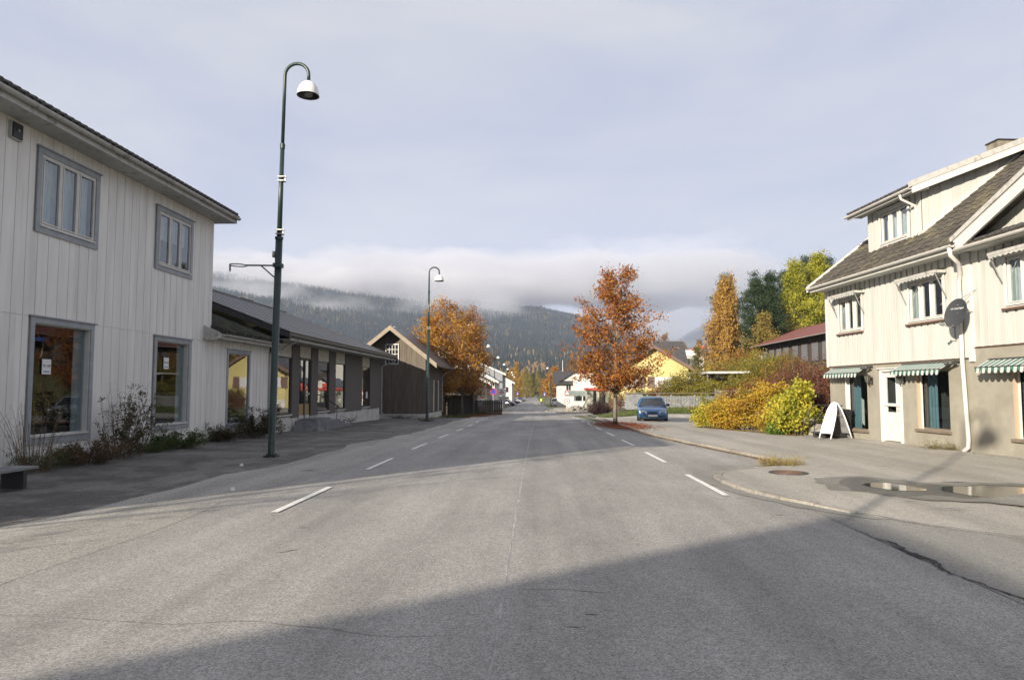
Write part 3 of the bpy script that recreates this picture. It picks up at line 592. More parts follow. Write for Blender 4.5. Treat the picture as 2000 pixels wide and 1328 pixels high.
for i, (a, c, p, q) in enumerate(oh):
    if i < 2:
        w, (A, Cc, P, Q, yy) = window(H1, a, c, p, q, n=1, tw=.12, rec=.12, sillh=.17, fw=.03, fr='trimW', reveal=.1, depth=3, tilt=-1.9, gl='glassH1')
        u = (A+Cc)/2-.2+(.1 if i else -.12); zc = 2.08 if i == 0 else 2.33
        ps = MB().box(u-.14, u+.14, yy+.006, yy+.0085, zc-.16, zc+.16).build('poster', M['paper'], w)
        MB().box(Cc-.35, Cc-.03, yy+.03, yy+.05, P, Q).build('side_panel', M['grey'], w)
        text(ps, 'TIL LEIE', .075, M['ink'], (u, yy+.004, zc+.02), (R(90), 0, 0)); MB().box(u-.1, u+.1, yy+.0035, yy+.0055, zc-.115, zc-.095).build('blue_line', M['blueink'], ps)
    else:
        cu = [(a+.2, a+.2+(c-a)*(.62 if i == 2 else .9), p+.2, q-.18, 'curtain')] if i == 2 else [(a+.2, c-.2, p+.9, q-.16, 'curtain')]
        if i == 2: cu.append((c-.42, c-.2, p+.2, q-.18, 'curtain'))
        window(H1, a, c, p, q, n=3, rec=0, tw=.12, sillh=.15, curtain=cu, tilt=-1.5)
# eaves: soffit, fascia, gutter, roof
MB().box(-.45, Lh+.30, -.62, 0, 6.97, 7.0).build('soffit', M['gutter'], H1)
MB().box(-.45, Lh+.30, -.64, -.62, 6.95, 7.12).build('fascia', M['gutter'], H1)
gutter(H1, -.45, Lh+.33, -.71, 7.13, M['gutter'], .075)
sl = 2.35/5.28
for k in (0, 1):
    b = MB(); f = (lambda y: y) if k == 0 else (lambda y: 9-y)
    b.prism([(f(-.69),7.13),(f(4.5),9.52),(f(4.5),9.6),(f(-.74),7.19)][::1 if k else -1], 'x', -.45, Lh+.33); b.build('roof_slope', M['blacktile'], H1)
q = MB()
for i in range(int((Lh+.75)/.22)):    # pan-tile rolls seen end-on along the eave
    x = -.4+i*.22; q.tube([(x, -.77, 7.19), (x, 4.5, 9.62)], .055, 6)
q.build('tile_rolls', M['blacktile'], H1, kind='stuff')
MB().box(Lh+.285, Lh+.325, -.645, .1, 6.96, 7.2).build('verge_end', M['gutter'], H1)
# corner board and vent
piece('corner_board', M['white'], H1, Lh-.1, Lh+.02, -.036, -.03, .05, 6.96)
fn = MB().box(X_(13.40), X_(13.72), -.09, -.03, 6.55, 6.9).build('fan_housing', M['gutter'], H1)
MB().box(X_(13.43), X_(13.69), -.12, -.091, 6.58, 6.87).build('fan_grille', M['plastic'], fn); MB().lathe([(0,.02),(.03,.02),(.03,0)], 10).xf(Matrix.Translation((X_(13.56),-.12,6.73)) @ Matrix.Rotation(R(90),4,'X')).build('fan_knob', M['steel'], fn)
# ---------------------------------------------------------------- low white annex with a mossy roof
H2 = thing('shop_annex', 'low white board annex with mossy roof between the tall white house and brown shop', 'building', (-10.5, 22.32, 0), R(90))
ho = [(1.2, 3.1, .25, 2.93)]
wall_holes(0, 5.0, -.3, 3.25, [(1.28, 3.02, .35, 2.85)], 0, .12).box(4.88, 5.0, .12, 3, -.3, 3.25).build('wall', M['white'], H2)
boards(H2, M['white'], 0, 5.0, .12, 3.2, ho, w=.15, alt=.007, bot=.03)
MB().box(0, 5, -.004, 0, -.3, .12).build('plinth', M['concrete'], H2)
window(H2, 1.2, 3.1, .25, 2.93, n=1, tw=.11, rec=.015, sillh=.16, fw=.04, fr='grey', depth=2.5, tilt=-1.7)
MB().box(.0, 5.15, -.42, 0, 3.2, 3.225).box(0, 5.15, -.44, -.42, 3.18, 3.36).build('soffit', M['gutter'], H2)
MB().prism([(-.45,3.14),(-.15,3.12),(.75,3.62),(.6,3.86),(-.5,3.38)], 'x', -.5, -.44).prism([(-.42,3.2),(.7,3.2),(.7,3.75),(-.42,3.36)], 'x', -.44, -.0).build('verge_box', M['gutter'], H2)
gutter(H2, -.1, 5.2, -.52, 3.33, M['gutter'], .06)
MB().prism([(-.5,3.36),(2.2,4.42),(2.2,4.5),(-.5,3.42)], 'x', -.05, 5.15).build('roof', M['moss'], H2)
rng2 = random.Random(4); q = MB()
for i in range(420):
    x = rng2.uniform(0, 5.05); t_ = rng2.random()**1.5; y = -.48+2.4*t_; z = 3.42+(y+.5)*.393; r = rng2.uniform(.02, .06); q.add([(x-r,y,z-.01),(x+r,y-r*.5,z-.01),(x+rng2.uniform(-r,r),y+r,z-.01),(x,y,z+r*.8)], [(0,1,3),(1,2,3),(2,0,3)])
q.build('moss', leafmat('moss tufts', [(.04,.05,.02),(.08,.10,.035),(.12,.13,.05)], trans=0), H2, kind='stuff')
q = MB(); 
for i in range(24): q.tube([(.05+i*.21, -.55, 3.44), (.05+i*.21, 2.1, 4.48)], .055, 6)
q.build('tile_rolls', M['moss'], H2, kind='stuff')
dp = MB().tube([(4.93,-.5,3.28),(4.93,-.4,3.15),(4.93,-.09,2.95),(4.93,-.08,2.7),(4.93,-.08,.12),(4.93,-.2,.0)], .04, 8).build('downpipe', M['gutter'], H2, smooth=True)
# ---------------------------------------------------------------- brown panelled shop
H3 = thing('brown_shop', 'long single-storey brown panelled shop with cream slats above tall windows', 'shop', (-10.4, 27.36, 0), R(90))
Z = lambda Y: Y-27.36
bays = [(27.92,29.6,'w'),(30.55,32.15,'d'),(33.12,34.92,'w'),(36.0,37.82,'w'),(41.4,43.38,'w')]
pan = [(27.36,27.92),(29.6,30.55),(32.15,33.12),(34.92,36.0),(37.82,41.4),(43.38,46.2)]
MB().box(0, 18.84, .03, .2, -.5, .46).build('plinth', M['plinth'], H3)
MB().box(0, 18.84, .04, .2, 3.45, 3.9).box(18.64,18.84,.2,13,-.5,3.7).box(0,.2,.2,13,-.5,3.7).prism([(.2,3.7),(13.,3.7),(6.6,6.25)],'x',.02,.2).prism([(.2,3.7),(13,3.7),(6.6,6.25)],'x',18.64,18.82).build('wall', M['gravelpanel'], H3)
for a, c in pan: MB().box(Z(a), Z(c), -.02, .12, .42, 3.5).build('wall_panel', M['gravelpanel'], H3)
for a, c, k in bays:
    a, c = Z(a), Z(c)
    for i in range(5): 
        z0 = 2.93+i*.108; piece('slat', M['slat'], H3, a+.01, c-.01, .02-.012*(i % 1), .05, z0, z0+.1)
    MB().box(a, c, .05, .1, 2.9, 3.5).build('slat_backing', M['slat'], H3)
    if k == 'w':
        w, _ = window(H3, a, c, .6 - .03, 2.92, n=1, tw=0, sillh=.03, yw=.03, rec=.02, fw=.045, fr='metaldark', depth=3, cap=False, tilt=-1.5)
        MB().box(a-.02, c+.02, -.05, .05, .50, .56).build('outer_sill', M['plinth'], w)
        if a > 13: MB().box(c-.75, c-.35, .048, .052, 1.05, 1.45).build('notice', M['paper'], w)
    else:
        dm = MB().box(a, a+.06, .02, .12, .18, 2.92).box(c-.06, c, .02, .12, .18, 2.92).box(a+.06, c-.06, .02, .12, 2.86, 2.92).box(a+.78, a+.88, .01, .12, .18, 2.86)
        D_ = dm.build('door_frame', M['metaldark'], H3)
        och = mat('ochre door panel', (.28,.17,.06), (.36,.23,.09), scale=5, rough=.5)
        MB().box(a+.06, a+.78, .05, .09, .2, .95).box(a+.88, c-.06, .05, .09, .2, .95).build('kick_panel', och, D_)
        MB().box(a+.06, a+.78, .06, .07, .95, 2.86).build('pane', M['glass'], D_); MB().box(a+.88, c-.06, .06, .07, .95, 2.86).build('pane', M['glass'], D_)
        MB().box(a+.88, c-.06, .02, .06, 1.35, 1.45).tube([(a+.95,.0,1.1),(a+.95,.0,1.7)], .015, 6).build('handle', M['steel'], D_)
        MB().quad((a,2.5,.1),(c,2.5,.1),(c,2.5,3),(a,2.5,3)).quad((a,.13,.2),(c,.13,.2),(c,2.5,.1),(a,2.5,.1)).quad((a,.13,.2),(a,2.5,.1),(a,2.5,3),(a,.13,2.9)).quad((c,.13,.2),(c,.13,2.9),(c,2.5,3),(c,2.5,.1)).quad((a,.13,2.9),(a,2.5,3),(c,2.5,3),(c,.13,2.9)).build('interior', M['room'], D_)
        MB().box(a-.15, c+.2, -.12, .0, 2.92, 2.96).build('door_canopy', M['metaldark'], D_)
sof = MB().box(-.5, 19.4, -.86, .04, 3.48, 3.52).build('soffit', M['gutter'], H3)
MB().box(-.5, 19.4, -.90, -.86, 3.46, 3.66).build('fascia', M['gutter'], H3)
fs = M['metaldark']
MB().prism([(-.95,3.60),(-.95,3.74),(6.6,6.66),(6.6,6.50)][::-1], 'x', -.75, 19.5).build('roof_slope', M['slate'], H3)
MB().prism([(14.1,3.60),(14.1,3.74),(6.6,6.66),(6.6,6.50)], 'x', -.75, 19.5).build('roof_slope', M['slate'], H3)
for i in range(13):   # overlapping roofing courses
    t0 = i/13; y0 = -.97+7.5*t0; z0 = 3.755+2.9*t0; y1 = y0+7.5/13+.06; z1 = z0+2.9/13+.023
    MB().add([(-.8,y0,z0+.03),(19.55,y0,z0+.03),(19.55,y1,z1),(-.8,y1,z1),(-.8,y0,z0-.02),(19.55,y0,z0-.02)], [(0,1,2,3),(4,5,1,0)]).build('roof_course', M['slate'], H3)
MB().prism([(-1.0,3.5),(-1.0,3.62),(6.6,6.56),(14.1,3.6),(14.1,3.45),(6.6,6.38)], 'x', -.86, -.8).build('verge_board', M['metaldark'], H3)
MB().prism([(-1.0,3.5),(-1.0,3.62),(6.6,6.56),(14.1,3.6),(14.1,3.45),(6.6,6.38)], 'x', 19.56, 19.62).build('verge_board', M['metaldark'], H3)
MB().box(-.8, 19.5, 6.5, 6.75, 6.66, 6.74).build('ridge_cap', M['slate'], H3)
for xx in (6.0, 12.2): MB().box(xx, xx+1.9, 6.52, 6.7, 6.74, 6.80).build('ridge_vent', M['metaldark'], H3)
gutter(H3, -.6, 19.5, -.97, 3.62, M['metaldark'], .06)
MB().tube([(19.3,-.95,3.55),(19.3,-.7,3.35),(18.95,-.1,3.1),(18.95,-.07,2.9),(18.95,-.07,.1),(18.98,-.2,-.08)], .045, 8).build('downpipe', M['gutter'], H3, smooth=True)
MB().tube([(.3,-.95,3.5),(.3,-.5,3.3),(.1,-.1,3.0),(-.1,-.1,2.9)], .035, 8).build('downpipe', M['gutter'], H3, smooth=True)
# door steps with handrail
stp = thing('door_steps', 'grey slab steps stacked below the brown shop door with a black handrail', 'steps', (-10.37, 30.0, prof(31)), R(90))
for (x0, x1, y0, z0, z1) in ((0,4.0,-1.35,.0,.13),(.25,3.6,-1.15,.13,.25),(.35,3.2,-1.0,.25,.37),(.5,2.6,-.75,.37,.47)):
    MB().box(x0, x1, y0, -.02, z0+.004, z1).build('slab', M['concrete'], stp)
MB().add([(0,-1.35,0),(-.45,-1.1,0),(-.45,-.1,0),(0,-.02,0),(.0,-1.2,.42),(-.12,-1.05,.42),(-.12,-.1,.42),(0,-.02,.42)], [(3,2,1,0),(4,5,6,7),(0,1,5,4),(1,2,6,5),(2,3,7,6),(3,0,4,7)]).build('ramp_board', M['concrete'], stp)
MB().tube([(2.7,-.1,1.45),(2.85,-.12,1.5),(3.35,-.9,.95),(3.4,-.98,.85)], .022, 6).tube([(3.3,-.85,.98),(3.3,-.85,.1)], .015, 6).build('handrail', M['iron'], stp)
q = MB(); r5 = random.Random(8)
for i in range(26): 
    p = Vector((4.0+r5.uniform(0,.8), -1.2+r5.uniform(-.1,.6), r5.uniform(.02,.3))); q.bar(p, p+Vector((r5.uniform(-.5,.6), r5.uniform(-.4,.4), r5.uniform(-.1,.3))), .02)
tg = q.build('scrap_wood', M['bark']); tg.location = stp.location; tg.rotation_euler = stp.rotation_euler
tg['label'] = 'tangle of broken sticks and scrap beside the slab steps'; tg['category'] = 'scrap'
# ---------------------------------------------------------------- generic gabled house (ridge along Y, gable to the camera)
def gable_house(name, label, cat, xc, y0, w, L, zb, hw, ris, mw, mr, ov=.4, verge=None, wins=(), chim=None, bw=None, winm='trimW', group=None, ovf=.5, th=.14, sidewins=()):
    t = thing(name, label, cat, (xc, y0, zb), 0, group); h = w/2; s = ris/h
    b = MB().box(-h, h, .0, L, -.6, hw); b.prism([(-h,hw),(h,hw),(0,hw+ris)], 'y', .001, L-.001); b.build('wall', mw, t)
    for k in (-1, 1):
        q = MB(); e = h+ov; p = [(0, hw+ris+.02),(k*e, hw-s*ov+.02),(k*e, hw-s*ov+th+.02),(0, hw+ris+th+.02)]
        q.prism(p, 'y', -ovf, L+ovf); q.build('roof_slope', mr, t)
        if verge: MB().prism([(0, hw+ris+th+.03),(0, hw+ris-.16),(k*(e+.02), hw-s*ov-.16),(k*(e+.02), hw-s*ov+th+.03)], 'y', -ovf-.05, -ovf-.01).build('verge_board', verge, t)
    for (x, z, ww, hh) in wins:
        f = MB().box(x-ww/2, x+ww/2, -.06, -.005, z, z+hh).build('window', M[winm], t)
        nn = 2 if ww > .9 else 1
        for i in range(nn):
            a = x-ww/2+.07+i*(ww-.07)/nn; MB().box(a, a+(ww-.07)/nn-.07, -.068, -.061, z+.07, z+hh-.07).build('pane', M['glassfar'], f)
    for (y, z, ww, hh) in sidewins:
        f = MB().box(h+.005, h+.06, y-ww/2, y+ww/2, z, z+hh).build('window', M[winm], t)
        MB().box(h+.061, h+.068, y-ww/2+.08, y+ww/2-.08, z+.08, z+hh-.08).build('pane', M['glassfar'], f)
    if chim:
        cxx, cyy, cw, ct = chim; q = MB().box(cxx-cw/2, cxx+cw/2, cyy-cw/2, cyy+cw/2, hw, ct).box(cxx-cw/2-.06, cxx+cw/2+.06, cyy-cw/2-.06, cyy+cw/2+.06, ct, ct+.1); q.build('chimney', M['concrete'], t)
    return t
# brown barn
bz = prof(50)
B = gable_house('barn', 'small brown board barn with a white grid window high in its gable', 'barn', -10.4, 50, 4.7, 8, bz, 4.35, 1.9, M['barndark'], M['slate'], ov=.9, ovf=1.0, verge=M['barge'])
s_ = 1.9/2.35
random.seed(5)
boards(B, M['barn'], -2.35, 2.35, .3, 9, [(-.5,.45,3.75,5.2)], w=.17, alt=.012, top=lambda x: 4.35+1.9-abs(x)*s_-.02, y=-.0)
for i in range(46): piece('board', M['barn'], B, 2.352, 2.375+(i % 2)*.012, .02+i*.173, .02+i*.173+.162, .3, 4.3)
MB().box(-2.34, 2.34, -.03, -.001, -.5, .3).box(2.351, 2.38, 0, 8, -.5, .3).build('plinth', M['plinth'], B)
f = MB().box(-.5, .45, -.07, -.03, 3.75, 3.82).box(-.5,.45,-.07,-.03,5.13,5.2).box(-.5,-.44,-.07,-.03,3.82,5.13).box(.39,.45,-.07,-.03,3.82,5.13)
for i in (1,2,3): f.box(-.44+i*.2075-.018, -.44+i*.2075+.018, -.065, -.03, 3.82, 5.13); f.box(-.44, .39, -.066, -.031, 3.82+i*.3275-.018, 3.82+i*.3275+.018)
f = f.build('window', M['trimW'], B)
for i in range(4):
    for j in range(4): MB().box(-.44+i*.2075+.018, -.44+(i+1)*.2075-.018, -.04, -.035, 3.82+j*.3275+.018, 3.82+(j+1)*.3275-.018).build('pane', M['glassfar'], f)
for y in (3.3, 5.6): MB().box(2.39, 2.44, y, y+.28, .35, 2.7).build('door_post', M['trimW'], B)
MB().box(2.39, 2.42, 3.6, 5.58, .35, 2.5).build('door', M['barndark'], B)
MB().tube([(3.3,-.6,3.45),(3.0,-.1,3.2),(2.44,.05,3.0),(2.44,7.8,3.0)] and [(3.2,7.9,3.55),(2.6,7.9,3.2),(2.44,7.9,3.0),(2.44,7.9,.2)], .045, 7).build('downpipe', M['gutter'], B)
gutter_b = MB().tube([(3.3,-.9,3.62),(3.3,8.9,3.62)], .06, 8).build('gutter', M['metaldark'], B)
MB().box(-.75,-.3,2.0,2.5,5.6,6.6).build('chimney', M['plinth'], B)
# dark open shed beyond the barn
sh = thing('lean_to_shed', 'dark lean-to shed with flat roof between the barn and grey gabled house', 'shed', (-7.6, 64, prof(64)), 0)
MB().box(-1.2, 1.6, 0, 4, 0, 1.75).build('wall', M['barndark'], sh); MB().prism([(-1.5,2.2),(1.95,2.35),(1.95,2.5),(-1.5,2.35)], 'y', -.4, 4.2).build('roof', M['metaldark'], sh)
for x in (-1.1, 1.5): MB().box(x, x+.12, -.2, -.08, 0, 2.25).build('post', M['barndark'], sh)
for i in range(15): piece('board', M['barndark'], sh, -1.2+i*.187, -1.2+i*.187+.175, -.03, -.002, .05, 1.7)
fe = thing('board_fence', 'low dark board fence below the grey gabled house', 'fence', (-6.1, 66, prof(66)), 0)
for i in range(16): piece('board', M['barndark'], fe, i*.16, i*.16+.14, 0, .03, 0, 1.35-.02*(i % 3))
MB().box(0, 2.6, .031, .07, .3, .4).box(0, 2.6, .031, .07, 1.0, 1.1).build('rail', M['barndark'], fe)
mb = thing('mailbox', 'grey box mounted on the dark board fence', 'box', (-5.55, 65.85, prof(66)+.75), 0)
MB().box(-.2,.2,-.2,.12,0,.5).build('body', M['greyfence'], mb); MB().box(-.22,.22,-.23,.13,.5,.55).build('lid', M['concrete'], mb)
G1 = gable_house('house', 'grey board house with a sunlit white verge, behind the dark fence', 'house', -9.6, 84, 6.6, 9, prof(84), 3.55, 1.75, mat('grey board wall', (.19,.185,.165), (.25,.24,.21), scale=2, rough=.85, stretch=(5,5,.4)), M['slate'], ov=.5, verge=M['trimW'])
for i in range(33): piece('board', G1.children[0].data.materials[0], G1, -3.3+i*.2, -3.3+i*.2+.185, -.025, -.001, .1, 3.5+1.75*(1-abs(-3.2+i*.2)/3.3))
gable_house('house', 'white gabled house behind the grey board house, with two small attic windows', 'house', -10.6, 100, 8.4, 11, prof(100), 4.2, 2.3, M['plinth'], M['slate'], ov=.6, verge=M['trimW'], wins=((-1.5,4.6,.7,.9),(1.2,4.6,.7,.9),(3.2,1.0,1,1.3)))
gable_house('house', 'grey house with balcony and white verge, third building beyond the barn', 'house', -10.9, 124, 8.6, 11, prof(124), 6.0, 1.9, mat('blue grey wall', (.20,.21,.23), (.25,.26,.28), scale=2), M['slate'], ov=.6, verge=M['trimW'], wins=((3.0,3.7,1.5,1.3),(1.0,3.7,1.0,1.3),(3.0,1.0,1.5,1.3)))
gable_house('house', 'white house with sunlit gable farthest down the left side of the street', 'house', -9.8, 150, 7.6, 12, prof(150), 5.0, 2.0, M['plinth'], M['slate'], ov=.6, verge=M['trimW'], wins=((2.0,2.8,2.2,1.2),(2.0,.6,2.4,1.4)))
gable_house('house', 'low dark house half hidden behind parked cars on the left', 'house', -11.5, 176, 7, 12, prof(176), 2.9, 1.6, M['barndark'], M['slate'], ov=.5, verge=M['gutter'])
for i, (x, y) in enumerate(((-62, 300),(-48, 330))):
    gable_house('house', ['pale farmhouse on the meadow above the far end of the street', 'small white far house beside the pale farmhouse'][i], 'house', x, y, 12, 9, 18-i*4, 3, 2.2, M['plinth'], M['slate'], verge=M['trimW'])
# tall building standing behind the camera: its shadow falls across the foreground
gable_house('house', 'steep-roofed house behind the viewpoint, out of the picture', 'house', -14.1, -45, 8.4, 30.2, -.05, 6.03, 3.47, M['white'], M['blacktile'], ov=.2, ovf=.0)
# street seats and weeds come later
bn = thing('bench', 'low grey plank bench at the left edge below the tall shop window', 'bench', (-8.75, 9.9, 0), R(90))
for k in range(3): piece('plank', M['concrete'], bn, 0, 1.75, -.45+k*.15, -.45+k*.15+.14, .30, .34)
MB().box(.2,.28,-.42,-.04,.0,.30).build('leg', M['metaldark'], bn); MB().box(1.45,1.53,-.42,-.04,.0,.30).build('leg', M['metaldark'], bn)
for k in range(2): piece('backrest_plank', M['concrete'], bn, 0, 1.1, .02+.02*k, .05+.02*k, .45+k*.15, .56+k*.15)
MB().box(.25,.30,-.03,.02,.3,.74).build('backrest_post', M['metaldark'], bn); MB().box(.9,.95,-.03,.02,.3,.74).build('backrest_post', M['metaldark'], bn)
# ---------------------------------------------------------------- cream house with ground-floor shop on the right
RZ = R(-85.25)
H4 = thing('corner_house', 'cream board house over a beige rendered ground floor with striped awnings', 'house', (9.67, 24, 0), RZ)
XE = 13.2
gh = [(.66,1.95,.36,2.05),(2.74,3.68,.12,2.08),(4.42,5.74,.56,2.08),(7.9,9.7,.53,2.08),(11.0,12.4,.53,2.08)]
uh = [(.45,1.93,3.37,4.52),(4.24,5.80,3.35,4.50),(7.86,9.4,3.38,4.55),(11,12.5,3.38,4.55)]
wall_holes(-.35, XE, -.5, 2.72, gh, 0, .10).build('rendered_wall', M['render'], H4)
wall_holes(-.35, XE, 2.72, 5.3, [(a+.06,c-.06,p+.06,q-.06) for a,c,p,q in uh], .0, .15).build('wall', M['whiteR'], H4)
gw = MB().box(-.35,-.2,.19,9.4,-.5,5.2).box(XE-.15,XE,.19,9.4,-.5,5.2).box(-.35,XE,9.25,9.4,-.5,5.2); gw.prism([(0,5.2),(9.2,5.2),(4.6,8.8)],'x',-.33,-.21); gw.build('end_wall', M['whiteR'], H4)
random.seed(21)
boards(H4, M['whiteR'], -.40, 6.62, 2.35, 5.02, uh, w=.135, th=.022, y=0, alt=.032, overlap=True)
boards(H4, M['whiteR'], 6.74, XE, 2.59, 4.85, uh, w=.135, th=.022, y=0, alt=.032, overlap=True)
piece('corner_board', M['trimW'], H4, 6.6, 6.75, -.06, -.005, 2.25, 4.85); piece('corner_board', M['trimW'], H4, -.43, -.33, -.055, -.005, 2.33, 4.9)
MB().box(-.42, 6.6, -.035, -.001, 2.325, 2.348).build('drip_board', M['rust'], H4); MB().box(6.76, XE, -.035, -.001, 2.565, 2.588).build('drip_board', M['rust'], H4)
def room_box(par, a, c, p, q, y=.14, d=3.5):
    MB().quad((a-1,y+d,0),(c+1,y+d,0),(c+1,y+d,2.3),(a-1,y+d,2.3)).quad((a-.9,y,.15),(c+.9,y,.15),(c+1,y+d,0.0),(a-1,y+d,0.0)).quad((a-.9,y,2.25),(a-1,y+d,2.3),(c+1,y+d,2.3),(c+.9,y,2.25)).quad((a-.9,y,.1),(a-1,y+d,0),(a-1,y+d,2.3),(a-.9,y,2.25)).quad((c+.9,y,.1),(c+.9,y,2.25),(c+1,y+d,2.3),(c+1,y+d,0)).build('interior', M['room'], par)
wfr = mat('brown aluminium frame', (.16,.12,.09), (.2,.16,.12), rough=.5)
for i in (0, 2, 3, 4):
    a, c, p, q = gh[i]
    f = MB(); fw = .035; y = .10
    f.box(a, a+fw, y, y+.05, p, q); f.box(c-fw, c, y, y+.05, p, q); f.box(a+fw, c-fw, y, y+.05, q-fw, q); f.box(a+fw, c-fw, y, y+.05, p, p+fw)
    w = f.build('shop_window', wfr, H4)
    MB().box(a+fw, c-fw, y+.02, y+.03, p+fw, q-fw).build('pane', M['glassdark'], w)
    MB().box(a-.06, c+.06, -.07, y+.0, p-.07, p-.01).build('sill', wfr, w)
    MB().box(a+.001, a+.05, -.012, y-.001, p, q).build('reveal_board', mat('peach reveal', (.42,.33,.23), rough=.8) if i != 0 else M['trimW'], w)
    MB().box(a+.05, a+.09, y-.03, y-.001, p, q).build('inner_post', M['trimW'], w)
    cb = MB(); n = 14; u0, u1 = a+.1, a+.1+(c-a)*.34
    for k in range(n): cb.quad((u0+(u1-u0)*k/n, y+.12+.012*math.sin(k*1.6), p), (u0+(u1-u0)*(k+1)/n, y+.12+.012*math.sin(k*1.6+1.6), p), (u0+(u1-u0)*(k+1)/n, y+.12+.012*math.sin(k*1.6+1.6), q), (u0+(u1-u0)*k/n, y+.12+.012*math.sin(k*1.6), q))
    cb.build('curtain', M['teal'], w, smooth=True); room_box(w, a, c, p, q)
# door
a, c, p, q = gh[1]
D = MB().box(a-.07, a+.02, -.03, .08, p-.02, q+.02).box(c-.02, c+.07, -.03, .08, p-.02, q+.02).box(a-.07, c+.07, -.03, .08, q+.021, q+.1).box(a-.12, c+.12, -.08, .0, q+.1, q+.13).build('door_frame', M['trimW'], H4)
q2 = MB(); q2.box(a+.02, a+.17, .03, .08, .95, q); q2.box(c-.3, c-.02, .03, .08, .95, q); q2.box(a+.17, c-.3, .03, .08, q-.14, q); q2.box(a+.17, c-.3, .03, .08, 1.12, 1.2); q2.box(a+.17, c-.3, .03, .08, .85, .95); q2.box(a+.02, a+.17, .03, .08, .85, .95); q2.box(c-.3,c-.02,.03,.08,.85,.95)
dd = q2.build('door', M['trimW'], D)
for i in range(9): w_ = (c-a-.04)/9; piece('panel_board', M['trimW'], D, a+.02+i*w_+.004, a+.02+(i+1)*w_-.004, .035, .075, p+.02, .85)
MB().box(a+.17, c-.3, .05, .06, 1.2, q-.14).build('pane', M['glassdark'], D); MB().box(a+.17, c-.3, .05, .06, .95, 1.12).build('pane', M['glassdark'], D)
MB().box(a+.04, c-.02, -.005, .03, 1.12, 1.19).tube([(c-.1,.0,1.02),(c-.2,-.01,1.02)], .012, 6).build('handle', M['trimW'], D)
room_box(D, a, c, p, q, d=2.5); MB().box(a-.05, c+.05, -.25, .1, -.2, p-.03).build('doorstep', M['concrete'], D)
# upper windows and their folded awnings
for i, (a, c, p, q) in enumerate(uh):
    w, (A, C_, P, Q, y) = window(H4, a, c, p, q, n=3, tw=.05, trim='trimW', rec=.02, sillh=.06, fw=.04, depth=2.2, yw=-.045, curtain=[(a+.1,a+.34,p+.1,q-.05,'curtain')] + ([(c-.3,c-.1,p+.1,q-.05,'curtain')] if i != 1 else []), cap=False)
    MB().box(a-.04, c+.04, -.13, -.02, p-.05, p-.005).build('drip_sill', M['rust'], w)
    if i == 1: MB().lathe([(.21,0),(.05,.2),(.04,.22)], 16, (A+.95,y+.45,p+.42)).tube([(A+.95,y+.45,p),(A+.95,y+.45,p+.5)], .02, 6).build('table_lamp', M['curtain'], w, smooth=True)
    aw = MB().box(a-.1, c+.1, -.36, -.06, q+.0, q+.07).add([(a-.1,-.36,q+.07),(c+.1,-.36,q+.07),(c+.1,-.06,q+.13),(a-.1,-.06,q+.13)], [(0,1,2,3)]).build('awning_case', M['gutter'], H4)
    b = MB(); n = 11
    for k in range(n):
        u = a-.08+(c-a+.16)*k/n; v = a-.08+(c-a+.16)*(k+1)/n; m_ = (u+v)/2; b.add([(u,-.352,q+.0),(v,-.352,q+.0),(v,-.352,q-.04),(m_,-.352,q-.075),(u,-.352,q-.04),(u,-.345,q+.0),(v,-.345,q+.0),(v,-.345,q-.04),(m_,-.345,q-.075),(u,-.345,q-.04)], [(0,4,3,2,1),(5,6,7,8,9)])
    b.build('fringe', M['gutter'], aw)
    for x in (a-.06, c+.06): MB().bar((x,-.34,q+.02),(x,-.06,q-.62),.022).build('awning_arm', M['steel'], aw)
# striped shop awnings
for (x0, x1, first) in ((-.02,2.1,1),(3.86,5.98,0),(7.25,10.1,0),(10.6,12.8,0)):
    n = round((x1-x0)/.085); gq = MB(); wq = MB(); yf, zf, zt = -.38, 2.09, 2.27
    for k in range(n):
        u = x0+(x1-x0)*k/n; v = x0+(x1-x0)*(k+1)/n; t_ = gq if k % 2 else wq
        t_.add([(u,-.05,zt),(v,-.05,zt),(v,yf,zf),(u,yf,zf),(u,-.05,zt-.01),(v,-.05,zt-.01),(v,yf,zf-.01),(u,yf,zf-.01)], [(0,3,2,1),(4,5,6,7)])
    ns = round((x1-x0)/.19)
    for k in range(ns):
        for h_ in range(4):
            u = x0+(x1-x0)*(k+h_/4)/ns; v = x0+(x1-x0)*(k+(h_+1)/4)/ns
            def dz(t): return .065+.075*math.sin(math.pi*t)**.7
            t_ = gq if h_ in (0, 3) else wq
            a0, a1 = dz(h_/4 if h_ else 0), dz((h_+1)/4 if h_ < 3 else 1)
            t_.add([(u,yf-.003,zf),(v,yf-.003,zf),(v,yf-.02,zf-a1),(u,yf-.02,zf-a0)], [(0,3,2,1)])
            t_.add([(u,yf-.001,zf),(v,yf-.001,zf),(v,yf-.018,zf-a1),(u,yf-.018,zf-a0)], [(0,1,2,3)])
    aw = gq.build('awning', M['awnG'], H4); wq.build('pale_stripes', M['awnW'], aw)
    MB().tube([(x0-.02,yf,zf),(x1+.02,yf,zf)], .014, 6).tube([(x0,-.05,zt),(x1+.25,-.05,zt)], .025, 6).bar((x1+.12,-.04,zt-.05),(x1+.12,-.32,zt-.06),.05).bar((x1+.06,-.3,zt-.06),(x1+.3,-.12,zt-.04),.03).build('awning_bar', M['metaldark'], aw)
